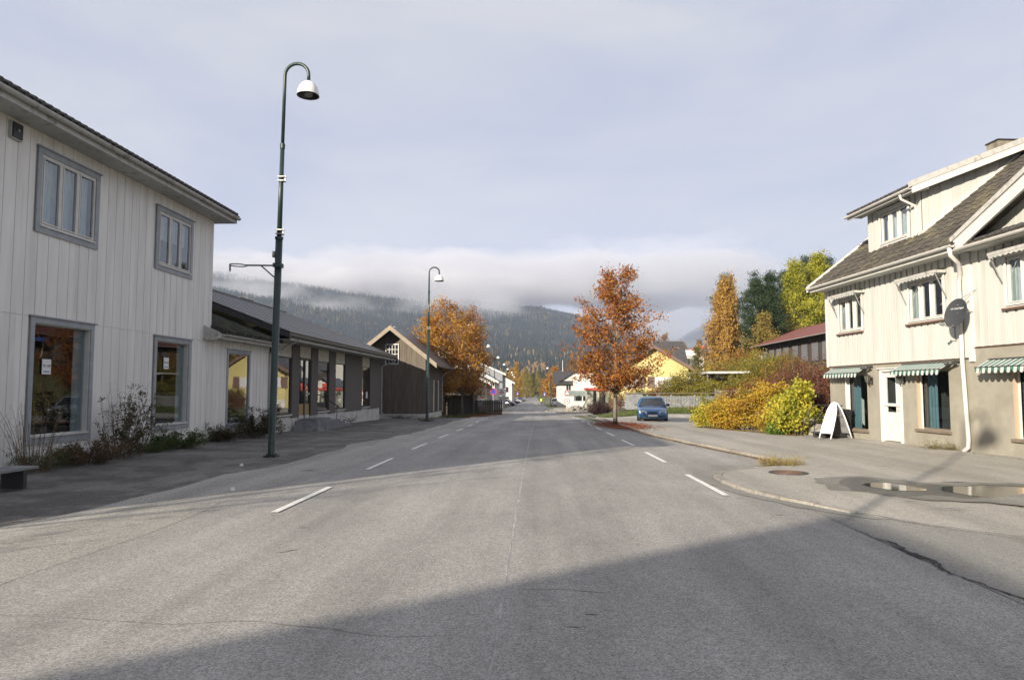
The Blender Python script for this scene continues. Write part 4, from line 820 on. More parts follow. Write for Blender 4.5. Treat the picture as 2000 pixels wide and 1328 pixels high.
# main roof
SL = .78; ez = 4.95
def rz_(y): return ez + SL*(y+.5)
MB().prism([(-.5,ez-.02),(-.5,ez+.06),(.3,rz_(.3)+.06),(.3,rz_(.3)-.05)], 'x', -.5, 7.0).build('roof_slope', M['browntile'], H4)
MB().prism([(.3,rz_(.3)-.05),(.3,rz_(.3)+.06),(4.5,rz_(4.5)+.06),(4.5,rz_(4.5)-.1)], 'x', -.5, XE+.1).build('roof_slope', M['browntile'], H4)
MB().prism([(9.5,ez-.02),(9.5,ez+.06),(4.5,rz_(4.5)+.06),(4.5,rz_(4.5)-.1)], 'x', -.5, XE+.1).build('roof_slope', M['browntile'], H4)
MB().box(-.5, XE+.1, 4.42, 4.58, rz_(4.5)+.06, rz_(4.5)+.2).build('ridge_cap', M['browntile'], H4)
ln = math.hypot(5, 5*SL); nr = 20; tw_, th_ = .30, ln/nr; ang = math.atan(SL)
tm = bpy.data.meshes.new('tile'); q = MB(); pr_ = [(0,.03),(.06,.045),(.12,.02),(.2,.005),(.27,.02),(.31,.035)]
vs = [(x, 0, z+.025) for x, z in pr_] + [(x, th_+.04, z) for x, z in pr_] + [(x, 0, z-.0) for x, z in pr_]
q.add(vs, [(i, i+1, i+7, i+6) for i in range(5)] + [(12+i, 13+i, i+1, i) for i in range(5)]); tm.from_pydata(q.v, [], q.f); tm.materials.append(M['browntile'])
st = MB(); cnt = 0
def in_dormer(x, y): return 1.3 < x < 3.9 and y > .75
for r_ in range(nr):
    for c_ in range(int((XE+.5)/tw_)+1):
        x = -.5+c_*tw_; s = r_*th_; y = -.54+s*math.cos(ang); z = ez+.05+s*math.sin(ang)-.02
        if (x > 6.85 and y < .3) or x > 7.0+(z-5.0)*2.2 and z < 6.6 or in_dormer(x+.15, y+.15) or x > XE-.3: continue
        if x < 7.2 and r_ < 13 and cnt < 290:
            o = bpy.data.objects.new('tile', tm); COL.objects.link(o); o.parent = H4; o.location = (x, y, z+random.uniform(-.006,.006)); o.rotation_euler = (ang+random.uniform(-.012,.012), 0, 0); cnt += 1
        else:
            ca, sa = math.cos(ang), math.sin(ang); st.add([(x+v[0], y+v[1]*ca-v[2]*sa, z+v[1]*sa+v[2]*ca) for v in q.v], q.f)
st.build('tiles', M['browntile'], H4, kind='stuff')
MB().prism([(-.62,ez-.1),(-.62,ez+.1),(4.5,rz_(4.5)+.2),(4.5,rz_(4.5)-.05)], 'x', -.56, -.50).build('verge_board', M['trimW'], H4)
MB().prism([(-.5,4.86),(0,4.86),(0,4.9),(-.5,4.9)], 'x', -.5, 7.0).box(-.5,7.0,-.53,-.5,4.84,4.99).build('soffit', M['whiteR'], H4)
gutter(H4, -.55, 6.98, -.60, 4.98, M['gutterR'], .065)
# dormer
DM = (lambda: None)
dz = lambda y: 7.12+.39*(y-.15)
wall_holes(1.25, 4.0, 5.7, dz(.6)-.02, [(2.0,3.45,5.98,6.9)], .6, .7).build('dormer_wall', M['whiteR'], H4)
boards(H4, M['whiteR'], 1.25, 4.0, 5.72, dz(.6)-.02, [(1.95,3.5,5.92,6.96)], w=.14, th=.022, y=.6, alt=.03, overlap=True)
window(H4, 1.95, 3.5, 5.90, 6.98, n=3, tw=.07, trim='trimW', rec=.02, sillh=.08, fw=.04, depth=1.5, yw=.555, curtain=[(2.1,3.4,6.0,6.9,'curtain')], trimname='dormer_window')
MB().prism([(.6,rz_(.6)-.2),(.6,dz(.6)-.03),(4.55,dz(4.55)-.03),(4.55,rz_(4.5)-.3)], 'x', 3.88, 4.0).prism([(.6,rz_(.6)-.2),(.6,dz(.6)-.03),(4.55,dz(4.55)-.03),(4.55,rz_(4.5)-.3)], 'x', 1.25, 1.35).build('dormer_cheek', M['whiteR'], H4)
for i in range(22):
    y0 = .6+i*.175; 
    if dz(y0)-.03 - (rz_(y0)) < .05: break
    piece('board', M['whiteR'], H4, 4.0, 4.02+(i % 2)*.014, y0+.004, y0+.171+(i % 2)*.01, rz_(y0)-.05, dz(y0)+.0)
MB().prism([(.55,rz_(.55)+.02),(.55,rz_(.55)+.2),(4.4,rz_(4.4)+.2),(4.4,rz_(4.4)+.02)], 'x', 4.037, 4.08).build('cheek_flashing', M['trimW'], H4)
MB().prism([(.15,dz(.15)),(.15,dz(.15)+.07),(4.6,dz(4.6)+.07),(4.6,dz(4.6))], 'x', .86, 4.34).build('dormer_roof', M['blacktile'], H4)
q = MB()
for i in range(16): q.tube([(.95+i*.215,.08,dz(.08)+.09),(.95+i*.215,4.5,dz(4.5)+.09)], .035, 6)
q.build('tile_rolls', M['blacktile'], H4, kind='stuff')
MB().prism([(.12,dz(.12)-.17),(.12,dz(.12)+.06),(4.6,dz(4.6)+.06),(4.6,dz(4.6)-.17)], 'x', 4.345, 4.385).build('barge_board', M['trimW'], H4)
MB().prism([(.08,dz(.08)+.02),(.08,dz(.08)+.18),(4.6,dz(4.6)+.18),(4.6,dz(4.6)+.02)], 'x', 4.25, 4.40).build('barge_cap', M['gutter'], H4)
MB().box(.86, 4.34, .16, .6, dz(.15)-.05, dz(.15)-.03).box(.86, 4.34, .13, .16, dz(.15)-.13, dz(.15)+.0).build('dormer_soffit', M['whiteR'], H4)
gutter(H4, .84, 4.36, .07, dz(.15)-.02, M['gutterR'], .06)
MB().tube([(3.85,.07,dz(.1)-.08),(3.85,.1,dz(.1)-.2),(3.85,.5,6.72),(3.85,.52,6.6),(3.85,.52,5.95),(3.88,.45,5.86)], .035, 8).build('downpipe', M['gutterR'], H4, smooth=True)
# chimney
MB().box(1.75,2.25,4.2,4.8,8.3,9.22)\
    .build('chimney', mat('sooty render', (.12,.10,.08), (.3,.27,.2), scale=3, rough=.9, bump=.5), H4)
MB().box(1.72,2.28,4.17,4.83,9.22,9.26).build('chimney_cap', M['iron'], H4)
# cross gable over the right-hand half
gs = .39; gx0, gxp = 6.95, 10.75
for k in (0, 1):
    f = (lambda x: x) if k == 0 else (lambda x: 2*gxp-x)
    zp = 5.0+gs*(gxp-gx0)
    MB().prism([(f(gx0),5.0),(f(gx0),5.08),(f(gxp),zp+.08),(f(gxp),zp)], 'y', -.5, 2.2).build('gable_slope', M['browntile'], H4)
    MB().prism([(f(gx0+.15),4.84),(f(gx0-.02),5.06),(f(gxp),zp+.10),(f(gxp),zp-.16)], 'y', -.56, -.5).build('barge_board', M['trimW'], H4)
    MB().prism([(f(gx0-.05),5.05),(f(gx0-.1),5.14),(f(gxp),zp+.24),(f(gxp),zp+.12)], 'y', -.60, -.38).build('barge_cap', M['gutter'], H4)
MB().prism([(gx0+.2,5.0),(2*gxp-gx0-.2,5.0),(gxp,zp-.02)], 'y', -.06, .05).build('gable_wall', M['whiteR'], H4)
for i in range(30):
    x0 = gx0+.3+i*.18; zt = 5.0+gs*(x0+.17-gx0)+.045
    if x0 < gxp: piece('board', M['whiteR'], H4, x0+.003, x0+.176, -.085-(i % 2)*.01, -.06, 5.08, zt)
MB().prism([(-.5,4.88),(-.5,4.93),(-.02,5.14),(-.02,5.06)], 'x', 7.15, XE).build('pent_roof', M['browntile'], H4)
q = MB()
for i in range(28): q.tube([(7.2+i*.215,-.53,4.95),(7.2+i*.215,-.03,5.15)], .035, 6)
q.build('tile_rolls', M['blacktile'], H4, kind='stuff')
MB().box(7.0,XE,-.47,-.01,4.82,4.84).box(7.0,XE,-.5,-.47,4.80,4.90).build('soffit', M['whiteR'], H4)
gutter(H4, 7.02, XE, -.56, 4.87, M['gutterR'], .062)
MB().tube([(6.85,-.6,4.92),(6.85,-.58,4.75),(6.7,-.3,4.6),(6.5,-.12,4.35),(6.42,-.1,4.2),(6.42,-.1,2.3),(6.46,-.09,1.2),(6.50,-.085,.4),(6.5,-.1,.22),(6.45,-.2,.12)], .05, 10).build('downpipe', M['gutterR'], H4, smooth=True)
H4['label'] = 'cream two-storey board house over beige rendered shop floor, with dormer and striped awnings'
TM = Matrix.Translation((9.67,24,0)) @ Matrix.Rotation(RZ, 4, 'Z')
def LP(x, y, z): return TM @ Vector((x, y, z))
# satellite dish
p = LP(6.72,-.42,3.39); dt = thing('satellite_dish', 'charcoal oval satellite dish mounted beside the white downpipe', 'satellite dish', tuple(p), 0)
nrm = Vector((-.95,-.22,.25)).normalized(); rot = nrm.to_track_quat('Z','Y').to_matrix().to_4x4()
b = MB().lathe([(0,-.045),(.12,-.04),(.22,-.022),(.30,.0),(.33,.012),(.335,.006),(.30,-.012),(.22,-.035),(.12,-.053),(0,-.058)], 32); b.xf(rot @ Matrix.Diagonal((1,1.08,1,1))); ds_ = b.build('reflector', M['dish'], dt, smooth=True)
tx = text(ds_, 'CD Canal Digital', .056, M['paper'], None, None, .001); tx.matrix_local = rot @ Matrix.Translation((-.0,.12,-.013))
b = MB().tube([(0,-.3,0),(.02,-.38,.08),(.02,-.36,.30)], .012, 6).lathe([(0,.06),(.03,.06),(.04,0),(.04,-.05),(0,-.05)], 12, (.02,-.36,.33)); b.xf(rot); b.build('feed_arm', M['steel'], dt)
wl = TM.inverted(); 
b = MB().tube([Vector((0,0,0))-nrm*.05, (LP(6.75,-.2,3.42)-p), (LP(6.75,-.03,3.42)-p)], .022, 6).tube([(LP(6.6,-.2,3.75)-p),(LP(7.0,-.03,3.95)-p)],.008,5).tube([-nrm*.05+Vector((0,0,.2)),(LP(6.7,-.03,3.7)-p)],.01,5); b.build('wall_bracket', M['steel'], dt)
# two wall lanterns
def lantern(x, label):
    p = LP(x, -.0, 1.93); t = thing('wall_lantern', label, 'lantern', tuple(p), RZ, 'wall lanterns either side of the door')
    MB().lathe([(.0,.10),(.02,.09),(.03,.06),(.10,.03),(.105,.02),(.08,.015)], 8, (0,-.16,.04)).build('cap', M['iron'], t)
    MB().lathe([(.085,.05),(.045,-.12),(.02,-.14),(.015,-.19),(0,-.2)], 8, (0,-.16,.0)).build('lamp_glass', mat('old lantern glass', (.08,.08,.07), (.12,.12,.1), rough=.2), t)
    q = MB()
    for k in range(8): a = k*math.pi/4; q.bar((.088*math.cos(a),-.16+.088*math.sin(a),.05),(.045*math.cos(a),-.16+.045*math.sin(a),-.12),.01)
    q.tube([(0,-.16,-.14),(0,-.12,-.2),(0,-.05,-.18),(0,-.0,-.08)], .012, 6).box(-.03,.03,-.02,0,-.2,.02); q.build('cage', M['iron'], t)
lantern(2.26, 'black wall lantern to the left of the white shop door'); lantern(3.87, 'black wall lantern to the right of the white shop door, under the awning edge')
# A-board, railing and bin by the first shop window
gz = g(9.4, 23)+PVZ
p = LP(1.15,-.62,gz); ab = thing('a_board', 'white folding pavement A-board standing by the first shop window', 'sign', tuple(p), R(105))
for s in (1, -1):
    h = 1.12; w_ = .27; sp = .36
    def Q(x, z, o=0): return (x, s*(sp*(1-z/h)+.015+o), z)
    outl = [(-w_,0),(-w_,.3),(-w_*.93,.62),(-w_*.75,.9),(-w_*.42,1.07),(0,h),(w_*.42,1.07),(w_*.75,.9),(w_*.93,.62),(w_,.3),(w_,0)]
    MB().tube([Q(x*1.0, z) for x, z in outl], .022, 6).build('frame', M['signW'], ab, smooth=True)
    pl_ = [(x*.93, max(z, .16)) for x, z in outl if z > .1 or 1]; n = len(pl_)
    MB().add([Q(x, z, .006*1) for x, z in pl_] + [Q(x, z, -.006) for x, z in pl_], [tuple(range(n)), tuple(range(n, 2*n))[::-1]]).build('panel', M['signW'] if s > 0 else M['concrete'], ab)
    MB().add([Q(-.1,.82,.01),(Q(.1,.82,.01)),Q(.1,.845,.01),Q(-.1,.845,.01)], [(0,1,2,3)]).build('clip', M['iron'], ab)
MB().bar((.2,.12,.72),(.2,-.12,.72),.012).bar((-.2,.12,.72),(-.2,-.12,.72),.012).build('hinge_stay', M['steel'], ab)
rl = thing('step_railing', 'thin bent steel railing beside a low dark step at the house corner', 'railing', tuple(LP(.0,0,gz-.03)), RZ)
for x in (-.35, .45): MB().tube([(x,-.95,0),(x,-.95,.35),(x,-.62,.98),(x,-.55,1.03),(x,-.02,1.03)], .014, 6).build('rail', M['iron'], rl)
MB().tube([(.45,-.5,.0),(.45,-.3,.55),(.45,-.1,.75)], .012, 6).build('brace', M['iron'], rl)
MB().box(-.25,.6,-.75,-.02,.12,.16).box(-.2,-.1,-.7,-.05,0,.12).box(.4,.5,-.7,-.05,0,.12).build('step', M['metaldark'], rl)
bi = thing('wheelie_bin', 'black wheelie bin half hidden behind the white A-board', 'bin', tuple(LP(.78,-.28,gz-.02)), RZ)
b = MB(); b.add([(-.2,-.2,.05),(.2,-.2,.05),(.2,.2,.05),(-.2,.2,.05),(-.26,-.26,.8),(.26,-.26,.8),(.26,.26,.8),(-.26,.26,.8)], [(3,2,1,0),(4,5,6,7),(0,1,5,4),(1,2,6,5),(2,3,7,6),(3,0,4,7)]).build('body', M['plastic'], bi)
MB().box(-.27,.27,-.29,.28,.8,.85).prism([(-.29,.85),(.28,.85),(.2,.92),(-.2,.9)],'x',-.24,.24).build('lid', M['plastic'], bi)
for x in (-.24, .24): MB().lathe([(0,-.02),(.1,-.02),(.1,.02),(0,.02)], 14).xf(Matrix.Translation((x,.2,.1)) @ Matrix.Rotation(R(90),4,'Y')).build('wheel', M['concrete'], bi)
# ---------------------------------------------------------------- street lamps
def lamp(X, Y, label, hgt=9.15, arm=1, lean=.0, detail=True, group='street lamps along the left side of the road', face=1):
    t = thing('street_lamp', label, 'street lamp', (X, Y, g(X, Y)), 0, group); t.rotation_euler = (0, lean, 0)
    n = 12 if detail else 7
    MB().tube([(0,0,0),(0,0,.05),(0,0,5.35)], [.11,.085,.085], n).build('lower_pole', M['green'], t, smooth=True)
    MB().tube([(0,0,5.35),(0,0,7.6)], [.06,.052], n).build('upper_pole', M['green'], t, smooth=True)
    MB().tube([(0,0,7.58),(0,0,7.7)], .062, n).build('collar', M['green'], t)
    r = .30; pts = [(0,0,7.7),(0,0,hgt-.35)] + [(face*(r-r*math.cos(a)), 0, hgt-.35+r*math.sin(a)) for a in [math.pi*k/10 for k in range(1,11)]] + [(face*2*r,0,hgt-.5)]
    MB().tube(pts, .042, n).build('swan_neck', M['green'], t, smooth=True)
    zc = hgt-.86; pr = [(.0,.36),(.05,.36)] + [(.27*math.sin(a), .36*math.cos(a)) for a in [math.pi/2*k/8 for k in range(2,9)]]
    s = MB().lathe(pr, 28 if detail else 14, (face*2*r,0,zc)).build('lamp_shade', M['shade'], t, smooth=True)
    MB().lathe([(.27,0),(.275,-.02),(.25,-.025),(.24,0),(.2,.1),(.0,.14)], 28 if detail else 14, (face*2*r,0,zc)).build('shade_rim', M['metaldark'], s)
    MB().lathe([(0,-.03),(.1,-.02),(.12,.05),(.08,.12)], 12, (face*2*r,0,zc)).build('bulb_housing', M['steel'], s)
    MB().box(-.15,.15,-.15,.15,0,.03).box(-.03,.03,-.17,-.11,.03,.1).build('base_plate', M['green'], t)
    if detail:
        for z in (5.42, 6.75):
            q = MB().box(-.075,.08,-.075,.075,z,z+.022).box(-.075,.08,-.075,.075,z+.1,z+.122).box(.08,.115,-.02,.02,z-.02,z+.14).build('clamp', M['steel'], t)
        MB().lathe([(.088,0),(.1,0),(.1,.06),(.088,.06)], 14, (0,0,5.3)).build('pole_joint', M['green'], t)
        for k in range(4): a = math.pi/4+k*math.pi/2; MB().lathe([(0,.07),(.02,.07),(.02,.03)], 8, (.12*math.cos(a),.12*math.sin(a),0)).build('bolt', M['green'], t)
        MB().box(-.03,.03,-.095,-.08,.6,.95).build('service_hatch', M['green'], t)
        if arm:
            ring = [( -1.0+.2*math.cos(a), .2*math.sin(a), 4.65) for a in [2*math.pi*k/24 for k in range(25)]]
            MB().tube(ring, .014, 6, cap=False).bar((-.8,0,4.65),(0.12,0,4.65),.035).bar((-.42,0,4.64),(-.04,0,4.32),.03).bar((-1.2,0,4.66),(-1.2,0,4.5),.03).build('basket_arm', M['green'], t)
            MB().box(-.1,.1,-.1,.1,4.6,4.7).build('arm_clamp', M['green'], t)
            MB().box(-.14,-.085,-.05,.05,4.85,5.0).build('sensor_box', M['gutter'], t)
    return t
L1 = lamp(-6.5, 17.2, 'tall green street lamp standing nearest, with an empty basket ring on its pole', lean=.014, hgt=9.8)
lamp(-6.3, -4.5, 'green street lamp behind the viewpoint, only its shadow on the pavement', arm=0, detail=False, hgt=9.7, group='street lamp behind the viewpoint')
lamp(-6.65, 42, 'second green street lamp, in front of the brown barn', arm=0, lean=.006)
for X, Y, l in ((-7.25,67.5,'third street lamp, its shade showing through the rowan crown'),(-7.4,93,'fourth street lamp, beside the grey gabled house'),(-7.65,119,'fifth street lamp, above the white verge roofs'),(-7.95,145,'sixth street lamp down the left side'),(-8.45,171,'seventh street lamp down the left side'),(-8.5,197,'eighth street lamp down the left side'),(-9.3,223,'ninth street lamp, in front of the yellow larches'),(-9.8,250,'tenth street lamp, low in front of the larches'),(-9.9,290,'farthest street lamp on the left, by the bend')):
    lamp(X, Y, l, arm=0, detail=False)
lamp(2.2, 165, 'street lamp on the right side beyond the small rowan', arm=0, detail=False, face=-1, group='street lamps along the right side of the road')
fp = thing('flagpole', 'bare white flagpole behind the dark-roofed house', 'flagpole', (4.6, 150, prof(150)), 0)
MB().tube([(0,0,0),(0,0,9.4)], [.07,.04], 8).build('pole', M['shade'], fp); MB().lathe([(0,.12),(.09,.06),(0,0)], 10, (0,0,9.4)).build('finial', M['shade'], fp)
MB().box(-.25,.25,-.25,.25,0,.12).build('footing', M['concrete'], fp)
# ---------------------------------------------------------------- road signs
def sign(X, Y, label, hgt, parts, pole=.03, off=0):
    t = thing('road_sign', label, 'road sign', (X, Y, g(X, Y)), 0); MB().tube([(0,0,0),(0,0,hgt)], pole, 8).build('pole', M['steel'], t)
    RED = M.setdefault('sred', mat('sign red', (.5,.03,.03), rough=.4)); BLU = M.setdefault('sblue', mat('sign blue', (.02,.06,.42), rough=.4)); 
    def disc(r, y, z, m, n=28, nm='disc', par=t): return MB().prism([(r*math.cos(2*math.pi*k/n), z+r*math.sin(2*math.pi*k/n)) for k in range(n)], 'y', y-.008, y).build(nm, m, par)
    def tri(r, y, z, m, nm='triangle', par=t): return MB().prism([(-r*.87,z-r*.5),(r*.87,z-r*.5),(0,z+r)], 'y', y-.008, y).build(nm, m, par)
    for k, z in parts:
        if k == 'noparking': disc(.36,-.04,z,RED,nm='sign_plate'); d = disc(.28,-.05,z,BLU,nm='sign_face'); MB().bar((-.2,-.064,z+.2),(.2,-.064,z-.2),.06,.008).build('slash', RED, d)
        if k == 'stopping': disc(.36,-.04,z,RED,nm='sign_plate'); d = disc(.28,-.05,z,BLU,nm='sign_face'); MB().bar((-.2,-.064,z+.2),(.2,-.064,z-.2),.06,.008).bar((-.2,-.066,z-.2),(.2,-.066,z+.2),.06,.008).build('cross', RED, d)
        if k == 'warnboard':
            b = MB().box(-.5,.5,-.05,-.03,z-.45,z+.45).build('sign_board', M['signW'], t); tri(.36,-.052,z+.02,RED,'triangle',b); tri(.22,-.062,z+.02,M['signW'],'triangle_face',b)
            MB().box(-.04,.04,-.072,-.071,z-.06,z+.12).build('figure', M['ink'], b)
        if k == 'plate': MB().box(-.42,.42,-.05,-.03,z-.25,z+.25).build('lower_plate', M['gutter'], t)
        if k == 'triangle': tri(.42,-.04,z,RED,'sign_plate'); tri(.27,-.05,z,M['signW'],'sign_face'); MB().box(-.03,.03,-.064,-.059,z-.08,z+.12).build('figure', M['ink'], t)
        if k == 'speed': disc(.33,-.04,z,RED,nm='sign_plate'); d = disc(.25,-.05,z,M['signW'],nm='sign_face'); disc(.09,-.06,z,M['ink'],nm='figure',par=d)
        if k == 'blue': b = MB().box(-.3,.3,-.05,-.03,z-.3,z+.3).build('sign_plate', BLU, t); MB().prism([(-.15,z-.2),(.15,z-.2),(0,z+.15)],'y',-.058,-.051).build('figure', M['signW'], b)
    return t
sign(-5.15, 78, 'round blue no-parking sign with red ring before the parked dark car', 2.65, [('stopping',2.3)])
sign(-4.85, 90, 'white board with red warning triangle over a smaller plate, left kerb', 2.9, [('warnboard',2.45),('plate',1.65)])
sign(3.15, 86, 'red warning triangle above a round red-ringed sign on the right corner', 2.6, [('triangle',2.25),('speed',1.3)])
sign(.8, 150, 'small blue sign behind the walking person', 2.9, [('blue',2.5)])
sign(-6.6, 205, 'small blue sign above the farthest parked cars', 3.1, [('blue',2.7)])
# ---------------------------------------------------------------- cars
glassC = mat('car glass', (.025,.03,.035), rough=.06, spec=.8); lightC = mat('headlamp', (.62,.64,.66), rough=.12, spec=.9); tyre = mat('tyre', (.02,.02,.02), rough=.85); rimM = mat('alloy rim', (.4,.4,.41), rough=.35, metal=.6)
tailC = mat('tail lamp', (.35,.02,.02), rough=.2)
def paint(name, c, metal=.3):
    m, t, b = newmat(name); b.inputs['Base Color'].default_value = (*c, 1); b.inputs['Roughness'].default_value = .28; b.inputs['Metallic'].default_value = metal; b.inputs['Coat Weight'].default_value = .8; b.inputs['Coat Roughness'].default_value = .08
    return m
def car(X, Y, rz, label, col, kind='sedan', Lc=4.4, Wd=1.7, Hc=1.42, front=True, group=None, metal=.3):
    # local: nose towards -y, x across
    t = thing('parked_car', label, 'car', (X, Y, g(X, Y)+.01), rz, group); w = Wd/2; P = paint('car paint', col, metal)
    if kind == 'sedan': st = [(-2.2,.55,.42,.30),(-2.16,.80,.60,.24),(-2.0,.93,.70,.2),(-1.5,.99,.80,.2),(-.95,1.0,.90,.2),(-.1,1.0,.93,.2),(.9,1.0,.95,.2),(1.5,.99,.97,.2),(2.0,.94,.93,.24),(2.15,.85,.80,.28),(2.2,.7,.5,.34)]; gh_ = [(-1.0,.90),(-.35,Hc),(.75,Hc),(1.55,.96)]
    elif kind == 'wagon': st = [(-2.2,.6,.42,.30),(-2.1,.86,.66,.22),(-1.9,.95,.76,.2),(-1.3,1.0,.88,.2),(0,1.0,.95,.2),(1.2,1.0,.97,.2),(2.0,.97,.97,.22),(2.2,.92,.9,.28)]; gh_ = [(-1.15,.88),(-.45,Hc),(1.7,Hc),(2.12,.96)]
    else: st = [(-2.2,.75,.5,.30),(-2.1,.9,.8,.24),(-1.9,.97,.92,.22),(-1.2,1,1.02,.22),(0,1,1.05,.22),(1.2,1,1.05,.22),(2.1,.98,1.03,.24),(2.2,.95,1.0,.3)]; gh_ = [(-1.4,1.0),(-.8,Hc),(1.95,Hc),(2.15,1.03)]
    k = Lc/4.4; b = MB(); m = 0
    for (y, f, zt, zb) in st:
        ww = w*f; ring = [(-ww*.86,zb),(-ww*.97,zb+.08),(-ww,zb+(zt-zb)*.45),(-ww*.985,zt-.1),(-ww*.90,zt-.015),(-ww*.45,zt+.02),(0,zt+.03),(ww*.45,zt+.02),(ww*.90,zt-.015),(ww*.985,zt-.1),(ww,zb+(zt-zb)*.45),(ww*.97,zb+.08),(ww*.86,zb)]
        n = len(ring); b.v += [(x, y*k, z) for x, z in ring]
    for i in range(len(st)-1):
        for j in range(n): a = i*n+j; c = i*n+(j+1) % n; b.f.append((a, c, c+n, a+n))
    b.f.append(tuple(range(n))[::-1]); b.f.append(tuple(range((len(st)-1)*n, len(st)*n))); body = b.build('body', P, t, smooth=True)
    (a0,z0),(a1,z1),(a2,z2),(a3,z3) = [(p_[0]*k, p_[1]) for p_ in gh_]; wb, wt = w*.93, w*.68
    b = MB(); b.add([(-wb,a0,z0),(wb,a0,z0),(wt,a1,z1-.03),(-wt,a1,z1-.03),(-wt,a2,z2-.03),(wt,a2,z2-.03),(wb,a3,z3),(-wb,a3,z3)], [(0,1,2,3),(3,2,5,4),(4,5,6,7),(0,3,4,7),(1,6,5,2),(0,7,6,1)]).build('window_glass', glassC, t)
    b = MB(); zr = z1; b.add([(-wt*.97,a1+.03,zr),(wt*.97,a1+.03,zr),(wt*.97,a2-.03,zr),(-wt*.97,a2-.03,zr),(-wt*.5,a1+.12,zr+.035),(wt*.5,a1+.12,zr+.035),(wt*.5,a2-.12,zr+.03),(-wt*.5,a2-.12,zr+.03),(-wt-.01,a1,zr-.06),(wt+.01,a1,zr-.06),(wt+.01,a2,zr-.06),(-wt-.01,a2,zr-.06)],
        [(4,5,6,7),(0,1,5,4),(1,2,6,5),(2,3,7,6),(3,0,4,7),(8,9,1,0),(9,10,2,1),(10,11,3,2),(11,8,0,3)]); b.build('roof', P, t, smooth=False)
    for s in (-1, 1):
        ym = (a1+a2)/2
        MB().bar((s*wb,a0,z0-.01),(s*wt,a1,z1-.02),.07,.05).build('pillar', P, t); MB().bar((s*wb,a3,z3-.01),(s*wt,a2,z2-.02),.09,.06).build('pillar', P, t); MB().bar((s*wb*1.0,ym,z0+.02),(s*(wt+.005),ym,z1-.04),.05,.06).build('pillar', P, t)
        if kind != 'sedan': MB().bar((s*wb*1.0,a2-.35,z0+.02),(s*(wt+.005),a2-.4,z1-.04),.05,.08).build('pillar', P, t)
    for s in (-1, 1):
        for y in (-1.35*k, 1.3*k):
            wh = MB().lathe([(.0,-.1),(.24,-.1),(.30,-.085),(.315,0),(.30,.085),(.24,.1),(0,.1)], 22).xf(Matrix.Translation((s*(w-.1),y,.31)) @ Matrix.Rotation(R(90),4,'Y')).build('wheel', tyre, t)
            MB().lathe([(0,s*.11),(.06,s*.115),(.19,s*.105),(.2,s*.09)], 16).xf(Matrix.Translation((s*(w-.1),y,.31)) @ Matrix.Rotation(R(90),4,'Y')).build('rim', rimM, wh)
            MB().lathe([(.36,s*.1+.0),(.345,s*.112),(.30,s*.112)], 22).xf(Matrix.Translation((s*(w-.1),y,.31)) @ Matrix.Rotation(R(90),4,'Y')).build('wheel_arch', M['plastic'], wh)
        MB().add([(s*(w*.93),a0+.15,.9),(s*(w*.93),a0+.3,.92),(s*(w+.16),a0+.2,.9),(s*(w+.16),a0+.28,.9),(s*(w*.93),a0+.15,1.02),(s*(w*.93),a0+.3,1.02),(s*(w+.16),a0+.2,1.04),(s*(w+.16),a0+.28,1.04)], [(0,2,6,4),(1,5,7,3),(4,6,7,5),(0,1,3,2),(2,3,7,6)]).build('mirror', M['plastic'], t)
        MB().add([(s*w*.38,-2.185*k,.50),(s*w*.86,-2.10*k,.50),(s*w*.90,-2.06*k,.67),(s*w*.42,-2.155*k,.66)], [(0,1,2,3)]).add([(s*w*.38,-2.20*k,.50),(s*w*.87,-2.125*k,.50),(s*w*.915,-2.08*k,.665),(s*w*.42,-2.17*k,.65)], [(0,1,2,3)] if s > 0 else [(3,2,1,0)]).build('headlight', lightC, t)
        MB().box(min(s*w*.6,s*w*.93), max(s*w*.6,s*w*.93), 2.13*k, 2.215*k, .66, .84).build('tail_light', tailC, t)
    MB().box(-w*.3, w*.3, -2.235*k, -2.1*k, .50, .60).build('grille', M['plastic'], t)
    MB().box(-w*.9, w*.9, -2.24*k, -2.05*k, .2, .27).box(-w*.55, w*.55, -2.262*k, -2.1*k, .30, .40).build('air_intake', M['plastic'], t)
    MB().prism([(-w*.93,-2.1*k),(-w*.75,-2.235*k),(0,-2.275*k),(w*.75,-2.235*k),(w*.93,-2.1*k),(w*.93,-2.0*k),(-w*.93,-2.0*k)], 'z', .27, .305).prism([(-w*.93,-2.1*k),(-w*.75,-2.235*k),(0,-2.275*k),(w*.75,-2.235*k),(w*.93,-2.1*k),(w*.93,-2.0*k),(-w*.93,-2.0*k)], 'z', .40, .485).build('bumper', P, t)
    MB().box(-.26,.26,-2.285*k,-2.27*k,.34,.45).build('number_plate', M['paper'], t); MB().box(-.26,.26,2.2*k,2.235*k,.5,.61).build('number_plate', M['paper'], t)
    MB().box(-w*.8,w*.8,-1.9*k,2.0*k,.17,.24).build('underbody', M['plastic'], t)
    return t
car(6.62, 43.3, R(-7), 'metallic blue saloon facing the camera on the pale yard', (.04,.16,.36), Hc=1.38, metal=.45)
car(-7.3, 148, R(72), 'dark estate car parked side-on behind the no-parking sign', (.03,.035,.05), 'wagon', Hc=1.5, group='cars parked on the left side')
car(-7.6, 186, R(80), 'dark red saloon parked side-on in the left bay', (.22,.02,.03), 'sedan', group='cars parked on the left side')
car(-7.4, 205, R(80), 'silver car behind the dark red saloon', (.4,.42,.44), 'wagon', group='cars parked on the left side')
car(-7.2, 222, R(85), 'dark blue car in the left row beyond the silver car', (.03,.04,.1), 'sedan', group='cars parked on the left side')
car(-7.0, 240, R(78), 'farthest dark car in the left parking row', (.04,.05,.05), 'wagon', group='cars parked on the left side')
car(2.85, 143, R(181), 'white boxy car seen from behind on the right roadside', (.75,.75,.73), 'van', Hc=1.65, metal=0)
